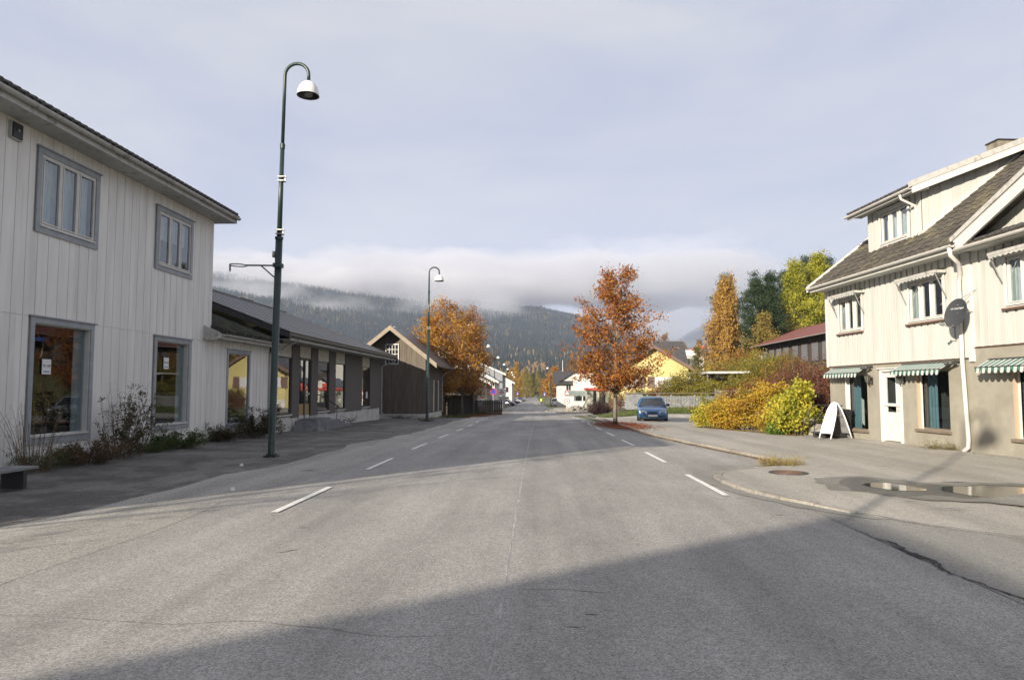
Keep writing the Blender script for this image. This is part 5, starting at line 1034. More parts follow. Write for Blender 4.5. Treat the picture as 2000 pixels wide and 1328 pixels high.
car(6.4, 158, R(95), 'white car side-on beyond the small rowan', (.7,.7,.7), 'wagon', group='cars beyond the small rowan', metal=0)
car(10.5, 160, R(95), 'pale silver car near the white canopy building', (.5,.52,.55), 'sedan', group='cars beyond the small rowan')
car(12.3, 46, R(-15), 'pale car roof showing above the yellow bushes', (.5,.52,.58), 'wagon', group='cars behind the bushes')
car(15.6, 62, R(95), 'violet blue car parked under the long dark house', (.08,.08,.25), 'wagon', group='cars behind the bushes')
# ---------------------------------------------------------------- walking person
pt = thing('person', 'person in a yellow high-visibility vest walking up the road', 'person', (.15, 158, prof(158)), 0)
me = bpy.data.meshes.new('body'); V = [(0,0,.95),(0,0,1.2),(0,0,1.42),(0,-.01,1.52),(0,-.02,1.64),(-.1,0,.9),(-.11,.12,.5),(-.11,-.02,.08),(-.11,.1,.03),(.1,0,.9),(.11,-.16,.52),(.11,-.22,.08),(.11,-.32,.04),(-.2,0,1.42),(-.27,.1,1.15),(-.25,-.03,.9),(.2,0,1.42),(.27,-.08,1.15),(.25,-.2,.95)]
E_ = [(0,1),(1,2),(2,3),(3,4),(0,5),(5,6),(6,7),(7,8),(0,9),(9,10),(10,11),(11,12),(2,13),(13,14),(14,15),(2,16),(16,17),(17,18)]
me.from_pydata(V, E_, []); bo = bpy.data.objects.new('body', me); COL.objects.link(bo); bo.parent = pt; me.materials.append(mat('dark trousers', (.03,.03,.045)))
mo = bo.modifiers.new('skin', 'SKIN'); mo.use_smooth_shade = True
rad = [.15,.16,.16,.06,.105,.1,.075,.05,.04,.1,.075,.05,.04,.07,.05,.04,.07,.05,.04]
for i, r_ in enumerate(rad): me.skin_vertices[0].data[i].radius = (r_, r_*.85)
me.skin_vertices[0].data[0].use_root = True; ss = bo.modifiers.new('sub', 'SUBSURF'); ss.levels = 1; ss.render_levels = 1
vest = mat('yellow vest', (.65,.75,.05), rough=.6)
MB().lathe([(.2,.92),(.21,1.05),(.22,1.3),(.21,1.42),(.12,1.5),(.08,1.52)], 14).xf(Matrix.Diagonal((1.1,.85,1,1))).build('vest', vest, pt, smooth=True)
MB().lathe([(0,.13),(.07,.12),(.115,.05),(.12,-.02),(.1,-.06)], 14, (0,-.0,1.67)).build('hair', M['bark'], pt, smooth=True)
# ---------------------------------------------------------------- buildings on the right and far right
yel = mat('yellow render', (.52,.45,.19), (.58,.50,.22), scale=1, rough=.85, c3=(.5,.4,.16), s3=.8)
shut = mat('brown shutter', (.14,.09,.07), (.18,.12,.09), scale=8, rough=.7)
yz = g(9, 72)
Yh = gable_house('house', 'yellow rendered house with brown shutters and a stone chimney', 'house', 11.2, 72, 7.0, 10, yz, 3.95, 2.1, yel, M['blacktile'], ov=.7, ovf=.6, verge=shut, chim=(-.4,.9,.95,6.7))
for x in (-2.35, 1.0):
    f = MB().box(x-.85, x+.85, -.06, -.001, 2.0, 3.05).build('window', M['trimW'], Yh)
    for k in (0, 1): MB().box(x-.78+k*.8, x-.02+k*.8, -.068, -.061, 2.07, 2.98).build('pane', M['curtain'], f)
    for s in (-1, 1): MB().box(x+s*1.2-.34, x+s*1.2+.34, -.05, -.001, 1.95, 3.1).build('shutter', shut, Yh)
MB().box(-3.55,3.55,-.04,-.001,-.5,.75).build('plinth', M['plinth'], Yh)
gable_house('house', 'black tiled house roof rising behind the yellow house', 'house', 15.7, 92, 5.2, 9, 1.0, 3.6, 3.0, M['barndark'], M['blacktile'], ov=.4)
bk = thing('roof_block', 'broad black tiled roof and stub chimney behind the yellow gable', 'house', (15.2, 86, 1.2), 0)
MB().prism([(-0.1,3.2),(3.2,6.3),(3.4,6.3),(3.4,3.2)], 'x', -2.4, 2.4).build('roof_slope', M['blacktile'], bk); MB().box(-2.3,2.3,3.2,8,-1,4).build('wall', M['barndark'], bk); MB().box(2.6,3.0,0,.4,2,4).build('chimney', M['steel'], bk)
dr = gable_house('house', 'white house with a dark roof behind the small rowan', 'house', 6.4, 140, 6.4, 8, prof(140)+.2, 4.4, 2.0, M['plinth'], M['slate'], ov=.6, wins=((-1,2.9,1,1.2),(1.4,2.9,1,1.2)))
MB().prism([(-.8,4.3),(2.8,6.7),(2.8,6.4),(-.8,4.15)], 'x', -4, 5).build('front_roof_slope', M['slate'], dr)
wb_ = thing('flat_roof_building', 'white flat-roofed building with a green-grey canopy along its front', 'building', (7.3, 112, g(7,112)), 0)
MB().box(-1.9,3.2,0,8,1.8,5.1).build('upper_storey', mat('pale white render', (.62,.61,.57), (.7,.69,.65), scale=1), wb_); MB().box(-1.8,3.2,.2,8,-.8,1.8).build('ground_storey', M['concrete'], wb_)  # upper storey has its own paler white
MB().prism([(-1.9,1.75),(0,2.45),(0,2.3),(-1.9,1.6)], 'x', -3.6, 4.2).build('canopy', mat('green grey sheet', (.18,.22,.2), rough=.5), wb_)
for x in (-3.4,-1,1.5,3.9): MB().box(x,x+.15,-1.8,-1.65,-.3,1.6).build('post', M['plinth'], wb_)
for x in (-1.3,-.4): MB().box(x,x+.4,-.05,-.001,2.6,4.5).build('window', M['plinth'], wb_)
f = MB().box(1.1,2.2,-.05,-.001,3.0,4.3).build('window', M['trimW'], wb_); MB().box(1.2,2.1,-.06,-.051,3.1,4.2).build('pane', M['glassfar'], f)
MB().box(.9,1.8,-1.0,-.2,2.3,3.0).build('fan_unit', M['concrete'], wb_)
redm = mat('red fascia', (.42,.06,.05), (.5,.08,.06), rough=.5)
sp = thing('glass_kiosk', 'pale kiosk with red fascia and glass panels behind the rowan trunk', 'kiosk', (6.7, 84, g(6.7,84)), 0)
MB().box(-1.3,1.5,0,3,0,2.3).build('wall', mat('pale green panel', (.34,.35,.29), (.4,.41,.34), scale=2), sp); MB().box(-1.5,1.7,-.25,3.1,2.2,2.48).build('fascia', redm, sp)
for x in (-.6,.1,.45,1.2): MB().box(x,x+.06,-.05,-.001,.1,2.2).build('mullion', M['metaldark'], sp)
for x in (-.5,.2,.55): MB().box(x,x+.25,-.03,-.001,.2,2.1).build('pane', M['glassfar'], sp)
MB().box(.5,1.2,-1.2,-.4,-.1,.75).build('counter_box', M['concrete'], sp)
MB().box(.1,.95,-.4,-.2,2.48,3.0).build('roof_sign', redm, sp)
wh2 = gable_house('house', 'small white shed house between the kiosk and yellow house', 'house', 10.6, 92, 3.4, 6, g(10.6,92), 2.6, 1.0, M['plinth'], M['slate'], wins=((0,1.0,1.2,1.0),))
bm_ = thing('leaning_beam', 'long pale beam propped against the glass kiosk', 'beam', (4.6, 82, g(4.6,82)), 0); MB().bar((-.1,0,0),(.95,.3,2.0),.12).build('plank', M['trimW'], bm_)
fh = thing('timber_stack', 'low cream wall of stacked panels in front of the canopy building', 'stack', (3.6, 96, g(3.6,96)), 0)
for k in range(5): MB().box(0,3.4,-.03*k,.5,k*.27,k*.27+.25).build('panel', M['whiteR'], fh)
# long dark house with red-brown roof on the slope
zb = 3.3
LH = thing('long_house', 'long dark board house with a red-brown roof above the shrubs', 'house', (24.2, 80, zb), R(-90))
redroof = mat('red brown metal roof', (.16,.05,.042), (.20,.07,.055), scale=2, rough=.7, stretch=(1,6,1))
MB().box(0,24,0,9,-2.5,2.75).prism([(0,2.75),(9,2.75),(4.5,4.6)],'x',.02,.2).build('wall', M['barndark'], LH)
MB().prism([(-.9,2.62),(-.9,2.72),(4.5,4.75),(4.5,4.6)], 'x', -.6, 24.5).build('roof_slope', redroof, LH); MB().prism([(9.9,2.62),(9.9,2.72),(4.5,4.75),(4.5,4.6)], 'x', -.6, 24.5).build('roof_slope', redroof, LH)
gutter(LH, -.6, 24.5, -.97, 2.66, M['gutter'], .07, brackets=False)
for i in range(60): piece('board', M['barndark'], LH, .02+i*.4, .02+i*.4+.36, -.03-(i % 2)*.02, -.002, .0, 2.6)
wd = mat('grey curtained window', (.10,.105,.12), (.22,.22,.23), scale=3, rough=.3, stretch=(8,8,.3))
for x in (1.2,3.4,5.6,7.8,10.3,12.7,15.2,17.6,20):
    f = MB().box(x,x+1.6,-.08,-.052,.5,2.2).build('window', M['metaldark'], LH); MB().box(x+.06,x+1.54,-.09,-.081,.56,2.14).build('pane', wd, f)
for k in range(5): MB().box(-.5,24,-2.2,-2.15,-.9+k*.2,-.9+k*.2+.17).build('deck_board', M['barndark'], LH)
MB().box(-.5,24,-2.2,0,-1.1,-1.0).build('deck', M['barndark'], LH)
for i in range(10): MB().box(i*2.6-.4,i*2.6-.28,-2.14,-2.04,-3.2,.1).build('deck_post', M['barndark'], LH)
LH.location.z = 3.55
MB().box(23.6,24.4,-1.3,-.1,2.0,2.3).build('blue_awning', mat('blue awning', (.05,.1,.35)), LH); MB().tube([(22.9,-.95,2.6),(22.9,-.15,2.3),(22.9,-.1,.2)], .05, 6).build('downpipe', M['trimW'], LH)
wdh = thing('satellite_dish', 'white satellite dish on the far corner of the long dark house', 'satellite dish', (23.6, 79.0, 5.0), 0)
MB().lathe([(0,-.08),(.3,-.05),(.5,0),(.52,.01)], 24).xf(Vector((-.35,-.9,.15)).normalized().to_track_quat('Z','Y').to_matrix().to_4x4()).build('reflector', M['trimW'], wdh, smooth=True); MB().tube([(0,0,0),(.3,.5,-.1)], .03, 6).build('bracket', M['steel'], wdh)
MB().tube([(0,-.1,-.45),(-.15,-.6,-.3)], .02, 5).build('feed_arm', M['steel'], wdh)
# carport
cp = thing('carport', 'white flat carport roof on posts behind the yellow hedge', 'carport', (13.2, 58, g(14,58)), R(-6))
MB().box(0,3.4,-.3,4,2.80,2.97).build('roof', M['gutter'], cp)
for x, y in ((.1,0),(1.9,0),(3.2,0),(.1,3.8),(3.2,3.8)): MB().box(x,x+.1,y,y+.1,-.3,2.75).build('post', M['bark'], cp)
wf = thing('slat_fence', 'pale weathered slat fence behind the yellow bushes', 'fence', (12.6, 52.6, g(13,52.6)), R(-3))
for k in range(4): piece('slat', M['bark'], wf, 0, 5, 0, .03, .75+k*.2, .75+k*.2+.13)
for x in (0,1.6,3.3,4.9): MB().box(x,x+.1,.031,.12,-.3,1.6).build('post', M['bark'], wf)
# distant red and white buildings on the far right
rb = thing('red_roof_building', 'distant white building with a red roof edge beside the birch', 'building', (24.5, 130, 2.5), 0)
MB().box(0,4.8,0,12,-1,5.2).build('wall', M['plinth'], rb); MB().prism([(0,5.3),(4.9,7.0),(4.9,6.6),(0,4.9)],'y',-.2,12).build('red_fascia', redm, rb); MB().box(0,4.2,-.3,-.21,5.0,6.1).build('sign_band', M['trimW'], rb)
MB().box(.2,4,-.05,-.001,3.4,4.6).build('window', M['glassfar'], rb)
gb = thing('grey_hall', 'distant grey hall with a white roof edge behind the conifer', 'building', (27.3, 112, 2.5), R(-8))
MB().box(0,5,0,14,-1,6.0).build('wall', M['greyfence'], gb); MB().box(-.2,5.2,-.25,14,6.0,6.4).build('roof_edge', M['trimW'], gb); MB().box(3.2,3.9,-.1,-.001,-1,6).build('pillar', M['plinth'], gb)
# grey picket fence behind the blue car
pf = thing('picket_fence', 'grey picket fence with a top rail behind the blue car', 'fence', (6.4, 54.6, g(8,54.6)), R(2))
for i in range(62): 
    if i < 11: piece('board', M['greyfence'], pf, i*.115, i*.115+.108, -.03, -.002, .0, 1.18)
    else: piece('picket', M['greyfence'], pf, i*.115, i*.115+.075, -.03, -.002, .08, 1.0+.012*(i % 3))
MB().box(0,7.3,.0,.05,.2,.3).box(0,7.3,.0,.05,.8,.9).build('rail', M['greyfence'], pf); MB().box(-.1,7.4,-.12,.1,1.19,1.24).build('top_rail', M['bark'], pf)
for x in (1.6,3.4,5.2,7.1): MB().box(x,x+.1,.051,.15,-.1,1.18).build('post', M['greyfence'], pf)
# boulder steps beside the corner house
bs_ = random.Random(9)
for i, (x, y, s, l) in enumerate(((9.75,25.3,.34,'flat boulder at the foot of the shrubs beside the house corner'),(9.95,26.1,.42,'second boulder of the rough bank by the house corner'),(9.7,27.0,.36,'grey boulder half under the yellow bush by the house'),(10.3,27.2,.5,'topmost boulder of the bank below the red shrubs'),(9.45,25.9,.26,'smallest boulder at the edge of the yard by the bush'))):
    b = MB(); 
    for j in range(7):
        for k in range(10):
            th = 2*math.pi*k/10; ph = math.pi*j/6; d_ = Vector((math.sin(ph)*math.cos(th), math.sin(ph)*math.sin(th), math.cos(ph))); kk = 1+.35*mn.noise(d_*1.5+Vector((i*5,0,0))); b.v.append((d_.x*s*1.4*kk, d_.y*s*kk, d_.z*s*.6*kk))
    b.f = [(j*10+k, j*10+(k+1) % 10, (j+1)*10+(k+1) % 10, (j+1)*10+k)[::-1] for j in range(6) for k in range(10)]
    o = b.build('boulder', M['kerb'], None, (x, y, g(x,y)+.1+.12*i), (0,0,i)); o['label'] = l; o['category'] = 'boulder'; o['group'] = 'boulders of the rough bank'
# rubble heap at the works beyond the kiosk
b = MB(); rr = random.Random(3)
for i in range(90):
    x = rr.gauss(0, 1.3); y = rr.gauss(0, .8); s = rr.uniform(.08,.28); z = max(0, .75*math.exp(-(x*x/2.4+y*y)))*rr.uniform(.5,1); c_ = Vector((x,y,z))
    vs = [c_+Vector((a_*s*rr.uniform(.5,1.2), b_*s*rr.uniform(.5,1.2), d_*s*rr.uniform(.4,1))) for a_ in (-1,1) for b_ in (-1,1) for d_ in (-1,1)]; b.add(vs, [(0,1,3,2),(4,6,7,5),(0,4,5,1),(2,3,7,6),(0,2,6,4),(1,5,7,3)])
o = b.build('rubble', M['kerb'], None, (4.7, 90, g(4.7,90)), kind='stuff'); o['label'] = 'heap of rubble and stones at the roadworks before the kiosk'; o['category'] = 'rubble'
# two bits of white litter
for i, (x, y, l) in enumerate(((-6.3,15.0,'small white scrap lying on the dark asphalt below the shop windows'),(-4.9,11.35,'white pebble-like scrap on the pale asphalt left of the lane line'))):
    o = MB().add([(-.03,-.03,0),(.035,-.025,0),(.03,.03,0),(-.03,.03,0),(-.02,-.02,.05),(.03,-.01,.045),(.02,.025,.05),(-.025,.02,.04)], [(3,2,1,0),(4,5,6,7),(0,1,5,4),(1,2,6,5),(2,3,7,6),(3,0,4,7)]).build('litter', M['paper'], None, (x, y, g(x,y)+.006)); o['label'] = l; o['category'] = 'litter'
# ---------------------------------------------------------------- trees and shrubs
nr_ = np.random.default_rng(12)
def leaf_cloud(name, pts, n, spread, size, m, parent, el=.45, droop=0., seed=0, **kw):
    r = np.random.default_rng(seed+100); P = np.asarray(pts, float); idx = r.integers(0, len(P), n)
    c = P[idx] + r.normal(0, 1, (n,3))*np.array(spread)
    a = r.normal(0, 1, (n,3)); a[:,2] -= droop; a /= np.linalg.norm(a, axis=1)[:,None]+1e-9
    b = r.normal(0, 1, (n,3)); b -= (b*a).sum(1)[:,None]*a; b /= np.linalg.norm(b, axis=1)[:,None]+1e-9
    s = size*r.uniform(.6, 1.35, n)[:,None]; L = a*s; Wd = b*s*el; nz = np.cross(a, b)*s*.12
    V = np.stack([c-L*.5, c-Wd*.5+L*.05+nz, c+L*.5, c+Wd*.5+L*.05+nz], 1).reshape(-1, 3); F = np.arange(n*4).reshape(-1, 4)
    return fastmesh(name, V, F, m, parent, **kw)
def skeleton(H, th, rfun, nl, rnd, up=.35, sub=4, trunk_r=.1, wob=.12, bare=.25, lower=None):
    q = MB(); T = []; lean = Vector((rnd.uniform(-.03,.03), rnd.uniform(-.03,.03), 0))
    for i in range(9): z = H*.93*i/8; T.append(Vector((wob*mn.noise(Vector((z*.5, trunk_r*90, 1)))*min(1, i*.5), wob*mn.noise(Vector((z*.5, 7, trunk_r*90)))*min(1, i*.5), z))+lean*z)
    q.tube(T, [trunk_r*(1.25 if i == 0 else 1)*(1-.85*i/8) for i in range(9)], 8); pts = []
    def tp(z): f = max(0, min(7.999, z/(H*.93)*8)); i = int(f); return T[i].lerp(T[i+1], f-i)
    for k in range(nl):
        u = ((k+.5)/nl)**.9; zt = th+(H-th)*u; R_ = rfun(u)*rnd.choice((.55,.8,.95,1.0,1.1,1.32)); a = k*2.399+rnd.uniform(-.4,.4)
        zb_ = max(th*.85, zt-R_*up-.1*H*(1-u)); s = tp(zb_); e = Vector((tp(zt).x+R_*math.cos(a), tp(zt).y+R_*math.sin(a), zt+rnd.uniform(-.15,.25)+(H*.07 if k > nl-6 else 0)*rnd.random()*1.5))
        mid = s.lerp(e, .5)+Vector((0,0,-.05*R_+rnd.uniform(-.1,.15))); r0 = max(.012, trunk_r*.34*(1-.7*u))
        q.tube([s, s.lerp(mid,.5)+Vector((0,0,.03)), mid, e], [r0, r0*.8, r0*.6, .008], 5, cap=False)
        for t_ in (.35,.5,.62,.74,.86,.95,1.0): pts.append(s.lerp(mid, t_*2) if t_ < .5 else mid.lerp(e, t_*2-1))
        for j in range(sub):
            b0 = mid.lerp(e, rnd.uniform(-.3,.8)); d_ = Vector((math.cos(a+rnd.uniform(-1.1,1.1)), math.sin(a+rnd.uniform(-1.1,1.1)), rnd.uniform(-.1,.7)))*R_*rnd.uniform(.25,.5); q.tube([b0, b0+d_*.5+Vector((0,0,.03)), b0+d_], [r0*.45, r0*.3, .006], 4, cap=False)
            for t_ in (.4,.6,.8,1,1.05): pts.append(b0+d_*t_)
    return q, pts
def tree(name, label, cat, X, Y, H, th, rfun, cols, nl=34, n=9000, size=.13, spread=(.16,.16,.13), tr=.1, el=.45, droop=.3, seed=1, up=.35, trans=.35, group=None, sub=4, bark='bark', z0=None, scale=.6):
    rnd = random.Random(seed); t = thing(name, label, cat, (X, Y, g(X, Y) if z0 is None else z0), rnd.uniform(0,6), group)
    q, pts = skeleton(H, th, rfun, nl, rnd, up, sub, tr); q.build('trunk', M[bark], t, smooth=True)
    key = 'leaf_'+str(cols); M[key] = M.get(key) or leafmat(name+' leaves', cols, trans, scale=scale)
    leaf_cloud('crown', pts, n, spread, size, M[key], t, el, droop, seed); return t
ovoid = lambda R_, p=.38: (lambda u: R_*max(.06, math.sin(math.pi*min(1, (u**.62)*.97+.06)))**.8)
cone = lambda R_: (lambda u: R_*(1-u*.93)**.8)
col_ = lambda R_: (lambda u: R_*(.55+.9*u-1.35*u*u) if u < .9 else R_*.2)
ROW = [(.085,.028,.015),(.22,.06,.022),(.34,.12,.028),(.45,.23,.04),(.27,.075,.025),(.42,.19,.035),(.19,.045,.02)]
ROW2 = [(.15,.055,.02),(.32,.13,.03),(.45,.22,.035),(.48,.29,.045),(.26,.09,.03)]
tree('rowan_tree', 'rusty orange rowan standing at the kerb in front of the blue car', 'tree', 3.7, 36.0, 7.4, 1.85, lambda u: 1.85*max(.12, math.sin(math.pi*min(1,(.10+.86*u**.85))))**.62, ROW, 54, 15000, .15, (.17,.17,.14), .10, el=.42, seed=3, up=1.0, sub=5, scale=1.7)
for i, (x, y, h, r_, l) in enumerate(((-8.2,60,9.3,2.3,'tall orange rowan rising directly behind the barn roof'),(-6.9,63,8.9,2.2,'orange rowan right of the barn, nearer the street'),(-6.3,66.5,8.6,1.8,'sparse copper rowan around the third street lamp'),(-9.5,61.5,8.2,1.9,'orange rowan farthest left behind the barn roof'))):
    tree('rowan_tree', l, 'tree', x, y, h, 2.0, (lambda rr: lambda u: rr*max(.12, math.sin(math.pi*min(1,(.10+.86*u**.85))))**.5)(r_), ROW2 if i < 2 or i == 3 else ROW, 40, 9000 if i != 2 else 6000, .19, (.24,.24,.22), .11, seed=20+i, up=1.2, group='rowans behind the barn')
tree('rowan_tree', 'small golden rowan beyond the white boxy car', 'tree', 3.9, 190, 9.0, 2.0, ovoid(3.6), ROW2, 40, 5000, .42, (.4,.4,.4), .16, seed=31)
# bare tree by the near end of the left house, outside the picture: its twigs streak the sunlight
tree('bare_tree', 'thin bare tree beyond the left picture edge beside the white house', 'tree', -13.0, -.6, 8.5, 2.2, ovoid(1.9), ROW2, 40, 1500, .12, (.2,.2,.2), .11, seed=17, up=1.0)
# trees on the slope to the right
BIR = [(.30,.17,.04),(.42,.25,.06),(.50,.32,.08)]; PIN = [(.018,.035,.014),(.03,.055,.02),(.05,.075,.028)]; LAR = [(.17,.18,.02),(.33,.33,.03),(.46,.43,.05)]
tree('birch_tree', 'tall golden birch at the left end of the slope trees', 'tree', 21.5, 85, 11.2, 1.0, lambda u: 2.7*(1-u)**.8*(.75+.4*math.sin(u*9)**2), BIR, 60, 13000, .28, (.3,.3,.5), .13, seed=41, droop=1.2)
tree('birch_tree', 'paler orange birch top behind the dark pine', 'tree', 27.5, 104, 14.2, 2, lambda u: 1.5*(1-u)**.6, BIR, 40, 5000, .3, (.28,.28,.5), .13, seed=42, droop=1.2)
def larch(label, X, Y, H, R_, seed, n=15000): tree('larch_tree', label, 'tree', X, Y, H, .8, lambda u: R_*(1-u)**.62*(.9+.25*math.sin(u*14)), LAR, 70, int(n*1.3), .27, (.34,.34,.34), .14, el=.36, droop=.8, seed=seed, up=.0, trans=.3)
def pine(label, X, Y, H, R_, seed, n=12000, th=1.6, z0=None): tree('pine_tree', label, 'tree', X, Y, H, th, lambda u: R_*(.75+.5*math.sin(u*11+seed)*.5)*(1-u**3)**.7, PIN, 60, int(n*1.35), .27, (.34,.34,.17), .14, el=.24, droop=-.3, seed=seed, trans=.1, up=.1, z0=z0)
tree('birch_tree', 'orange birch standing low between the golden birch and the pine', 'tree', 22.6, 88, 10.0, .8, lambda u: 2.0*(1-u)**.7, BIR, 50, 9000, .28, (.3,.3,.5), .12, seed=43, droop=1.2)
tree('pine_tree', 'low bushy pine filling the gap between the two dark pines', 'tree', 26.4, 83, 9.0, .6, ovoid(2.5), PIN, 44, 11000, .26, (.3,.3,.22), .1, el=.26, seed=44, trans=.1)
tree('birch_tree', 'olive gold birch at the foot of the pines above the bank', 'tree', 24.6, 80, 6.2, .4, ovoid(2.2), [(.2,.14,.04),(.28,.22,.05),(.33,.25,.06)], 34, 7000, .22, (.3,.3,.3), .1, seed=45)
pine('slim dark pine just right of the golden birch', 23.2, 91, 12.2, 1.9, 56, 10000)
pine('broad dark green pine right of the golden birch', 24.9, 84, 11.0, 2.3, 51, 16000)
pine('second dark pine, taller and closer to the yellow-green larch', 28.2, 88, 12.0, 2.2, 52, 14000)
pine('dark pine with open top behind the larches', 38.5, 104, 16.6, 2.6, 53, 9000, 8)
pine('pine rising over the cream house roof edge', 41.8, 104, 16.4, 2.7, 54, 9000, 8)
pine('flat-topped pine peeking beside the larch top', 33.4, 100, 14.6, 1.8, 55, 6000, 8)
larch('yellow-green larch lowest and nearest the cream house eave', 35.2, 82, 9.6, 3.2, 63, 12000)
larch('tall yellow-green larch on the left of the pair', 30.9, 88, 12.9, 3.4, 61, 20000); larch('tallest yellow-green larch beside the cream house', 34.8, 90, 14.4, 4.2, 62, 26000)
tree('birch_tree', 'low olive yellow birch against the cream house corner', 'tree', 33.0, 78, 7.6, .6, ovoid(3.4), [(.14,.11,.03),(.25,.2,.05),(.33,.27,.06)], 40, 12000, .2, (.3,.3,.3), .1, seed=63)
tree('birch_tree', 'second olive yellow birch above the red-brown roof', 'tree', 29.0, 86, 7.4, .8, ovoid(3.0), [(.2,.14,.04),(.28,.22,.05),(.33,.25,.06)], 36, 9000, .2, (.3,.3,.3), .1, seed=64)
tree('spruce_tree', 'small dark spruce in front of the distant grey hall', 'tree', 16.6, 77, 5.6, .3, cone(1.3), [(.05,.06,.02),(.10,.10,.03),(.16,.12,.035)], 40, 5000, .15, (.13,.13,.1), .08, seed=65, trans=.1)
# yellow larches at the far end of the street
_seen = set()
for i in range(22):
    x = [-13,-11,-8.5,-15,-6,-10,-12.5,-4.6,-3.2,-17,-7,-2,0,2.4,4.8,7,-19,-9,-13,-5.5,-1,1][i]; y = 262+i*9.5; x = x*(y/262)**.9-(y-262)*.012
    c_ = [[(.30,.17,.02),(.42,.25,.03),(.5,.32,.05)],[(.22,.17,.03),(.30,.25,.04)],[(.05,.07,.025),(.10,.10,.03)],[(.36,.2,.03),(.5,.3,.04)]][[0,3,0,0,3,3,0,1,1,0,0,2,1,2,1,1,0,3,0,0,2,1][i]]
    l_ = ['golden','yellow-olive','dark green','bright amber'][[0,3,0,0,3,3,0,1,1,0,0,2,1,2,1,1,0,3,0,0,2,1][i]] + ' larch ' + ('far left' if x < -12 else ('left' if x < -7 else ('middle left' if x < -4 else ('middle right' if x < 1 else 'right')))) + ' of the street-end clump, ' + ('nearer row' if i < 8 else ('middle row' if i < 15 else 'back row'))
    if l_ in _seen: continue
    _seen.add(l_); tree('larch_tree', l_, 'tree', x, y, 9.5+4*((i*7) % 5)/4, .8, lambda u: 2.6*(1-u)**.6, c_, 30, 2600, .5, (.35,.35,.45), .2, seed=70+i, group='larches closing off the far end of the street')
# brown trees above the dark-roofed houses on the right
for i in range(12):
    x = 9+i*4.2; y = 205+((i*37) % 60); tree('bare_tree', ['russet','brown'][i % 2] + ' half-bare tree above the roofs right of the street, ' + ['leftmost of the row','second from the left','third from the left','fourth from the left','fifth from the left','sixth, over the flat-roofed building','seventh, partly behind the big rowan','eighth, behind the big rowan','ninth, behind the yellow house','tenth, behind the black roof','eleventh, near the red-roofed building','rightmost of the row'][i], 'tree', x, y, 10+((i*5) % 4), 1.2, ovoid(4.2), [[(.14,.075,.035),(.22,.12,.04),(.28,.17,.05)],[(.2,.1,.03),(.3,.17,.04)]][i % 2], 34, 2600, .42, (.5,.5,.5), .2, seed=110+i, group='brown trees above the white roofs', z0=g(x, y)+2)
def shrub(label, X, Y, R_, H, cols, n, size, seed, name='shrub', el=.6, stems=16, z0=None, group=None, trans=.35, sp=.13, bark='bark', flat=.0, scale=1.2):
    rnd = random.Random(seed); t = thing(name, label, 'shrub' if name == 'shrub' else name, (X, Y, (g(X, Y) if z0 is None else z0)), 0, group); q = MB(); pts = []
    for k in range(stems):
        a = k*2.4+rnd.uniform(-.3,.3); rr = R_*math.sqrt((k+.5)/stems); h = H*math.sqrt(max(.08, 1-(rr/R_)**2*.75))*rnd.choice((.75,.9,1.0,1.05,1.25)); b0 = Vector((rr*.35*math.cos(a), rr*.35*math.sin(a), 0)); e = Vector((rr*math.cos(a), rr*math.sin(a), h)); m_ = b0.lerp(e,.5)+Vector((0,0,.1*H))
        q.tube([b0, m_, e], [.018,.012,.005], 4, cap=False)
        for i in range(7): 
            t_ = .25+.75*i/6; p = b0.lerp(m_, t_*2) if t_ < .5 else m_.lerp(e, t_*2-1); pts.append(p)
            if i % 2: d_ = Vector((rnd.uniform(-1,1), rnd.uniform(-1,1), rnd.uniform(-.2,.8)))*R_*.25; q.tube([p, p+d_], [.006,.003], 3, cap=False); pts += [p+d_*.5, p+d_]
    q.build('stems', M[bark], t)
    key = 'leaf_'+str(cols); M[key] = M.get(key) or leafmat('shrub leaves', cols, trans, scale=scale)
    leaf_cloud('leaves', pts, n, (sp, sp, sp*.8), size, M[key], t, el, 0, seed); return t
YE = [(.12,.08,.02),(.34,.24,.03),(.50,.36,.04),(.44,.24,.03),(.2,.1,.03)]; YG = [(.10,.13,.02),(.28,.29,.03),(.48,.42,.05),(.5,.38,.05)]; RD = [(.05,.022,.015),(.11,.04,.025),(.17,.075,.04),(.21,.035,.025)]; OR = [(.11,.045,.02),(.25,.12,.03),(.42,.25,.03)]
shrub('leftmost green and yellow shrub at the yard edge', 7.55, 32.6, .75, 1.15, YG, 6500, .085, 201)
shrub('orange yellow shrub second from the left', 8.0, 31.3, .9, 1.2, YE, 9000, .085, 202)
shrub('brownish shrub behind the left yellow ones', 8.6, 33, .9, 1.5, OR, 7500, .085, 203)
shrub('wide golden shrub in the middle of the yellow row', 8.7, 30.3, 1.0, 1.45, YE, 12000, .085, 204)
shrub('tall golden shrub, highest of the yellow row', 9.5, 30.6, 1.05, 1.85, YE, 13000, .085, 205)
shrub('thin brownish green shrub between the two golden masses', 9.1, 28.4, .8, 1.1, [(.12,.12,.03),(.22,.19,.05),(.26,.17,.05)], 5200, .07, 206, el=.25)
shrub('bright yellow-green shrub nearest the house corner', 9.15, 26.4, .85, 1.6, YG, 13000, .095, 207, el=.8)
shrub('golden lower shrub at the foot of the yellow-green one', 8.9, 27.4, .7, .95, YE, 7500, .09, 208, el=.8)
shrub('small fresh green clump at the yard edge', 8.65, 26.6, .35, .45, [(.06,.13,.02),(.12,.2,.03)], 2400, .07, 209)
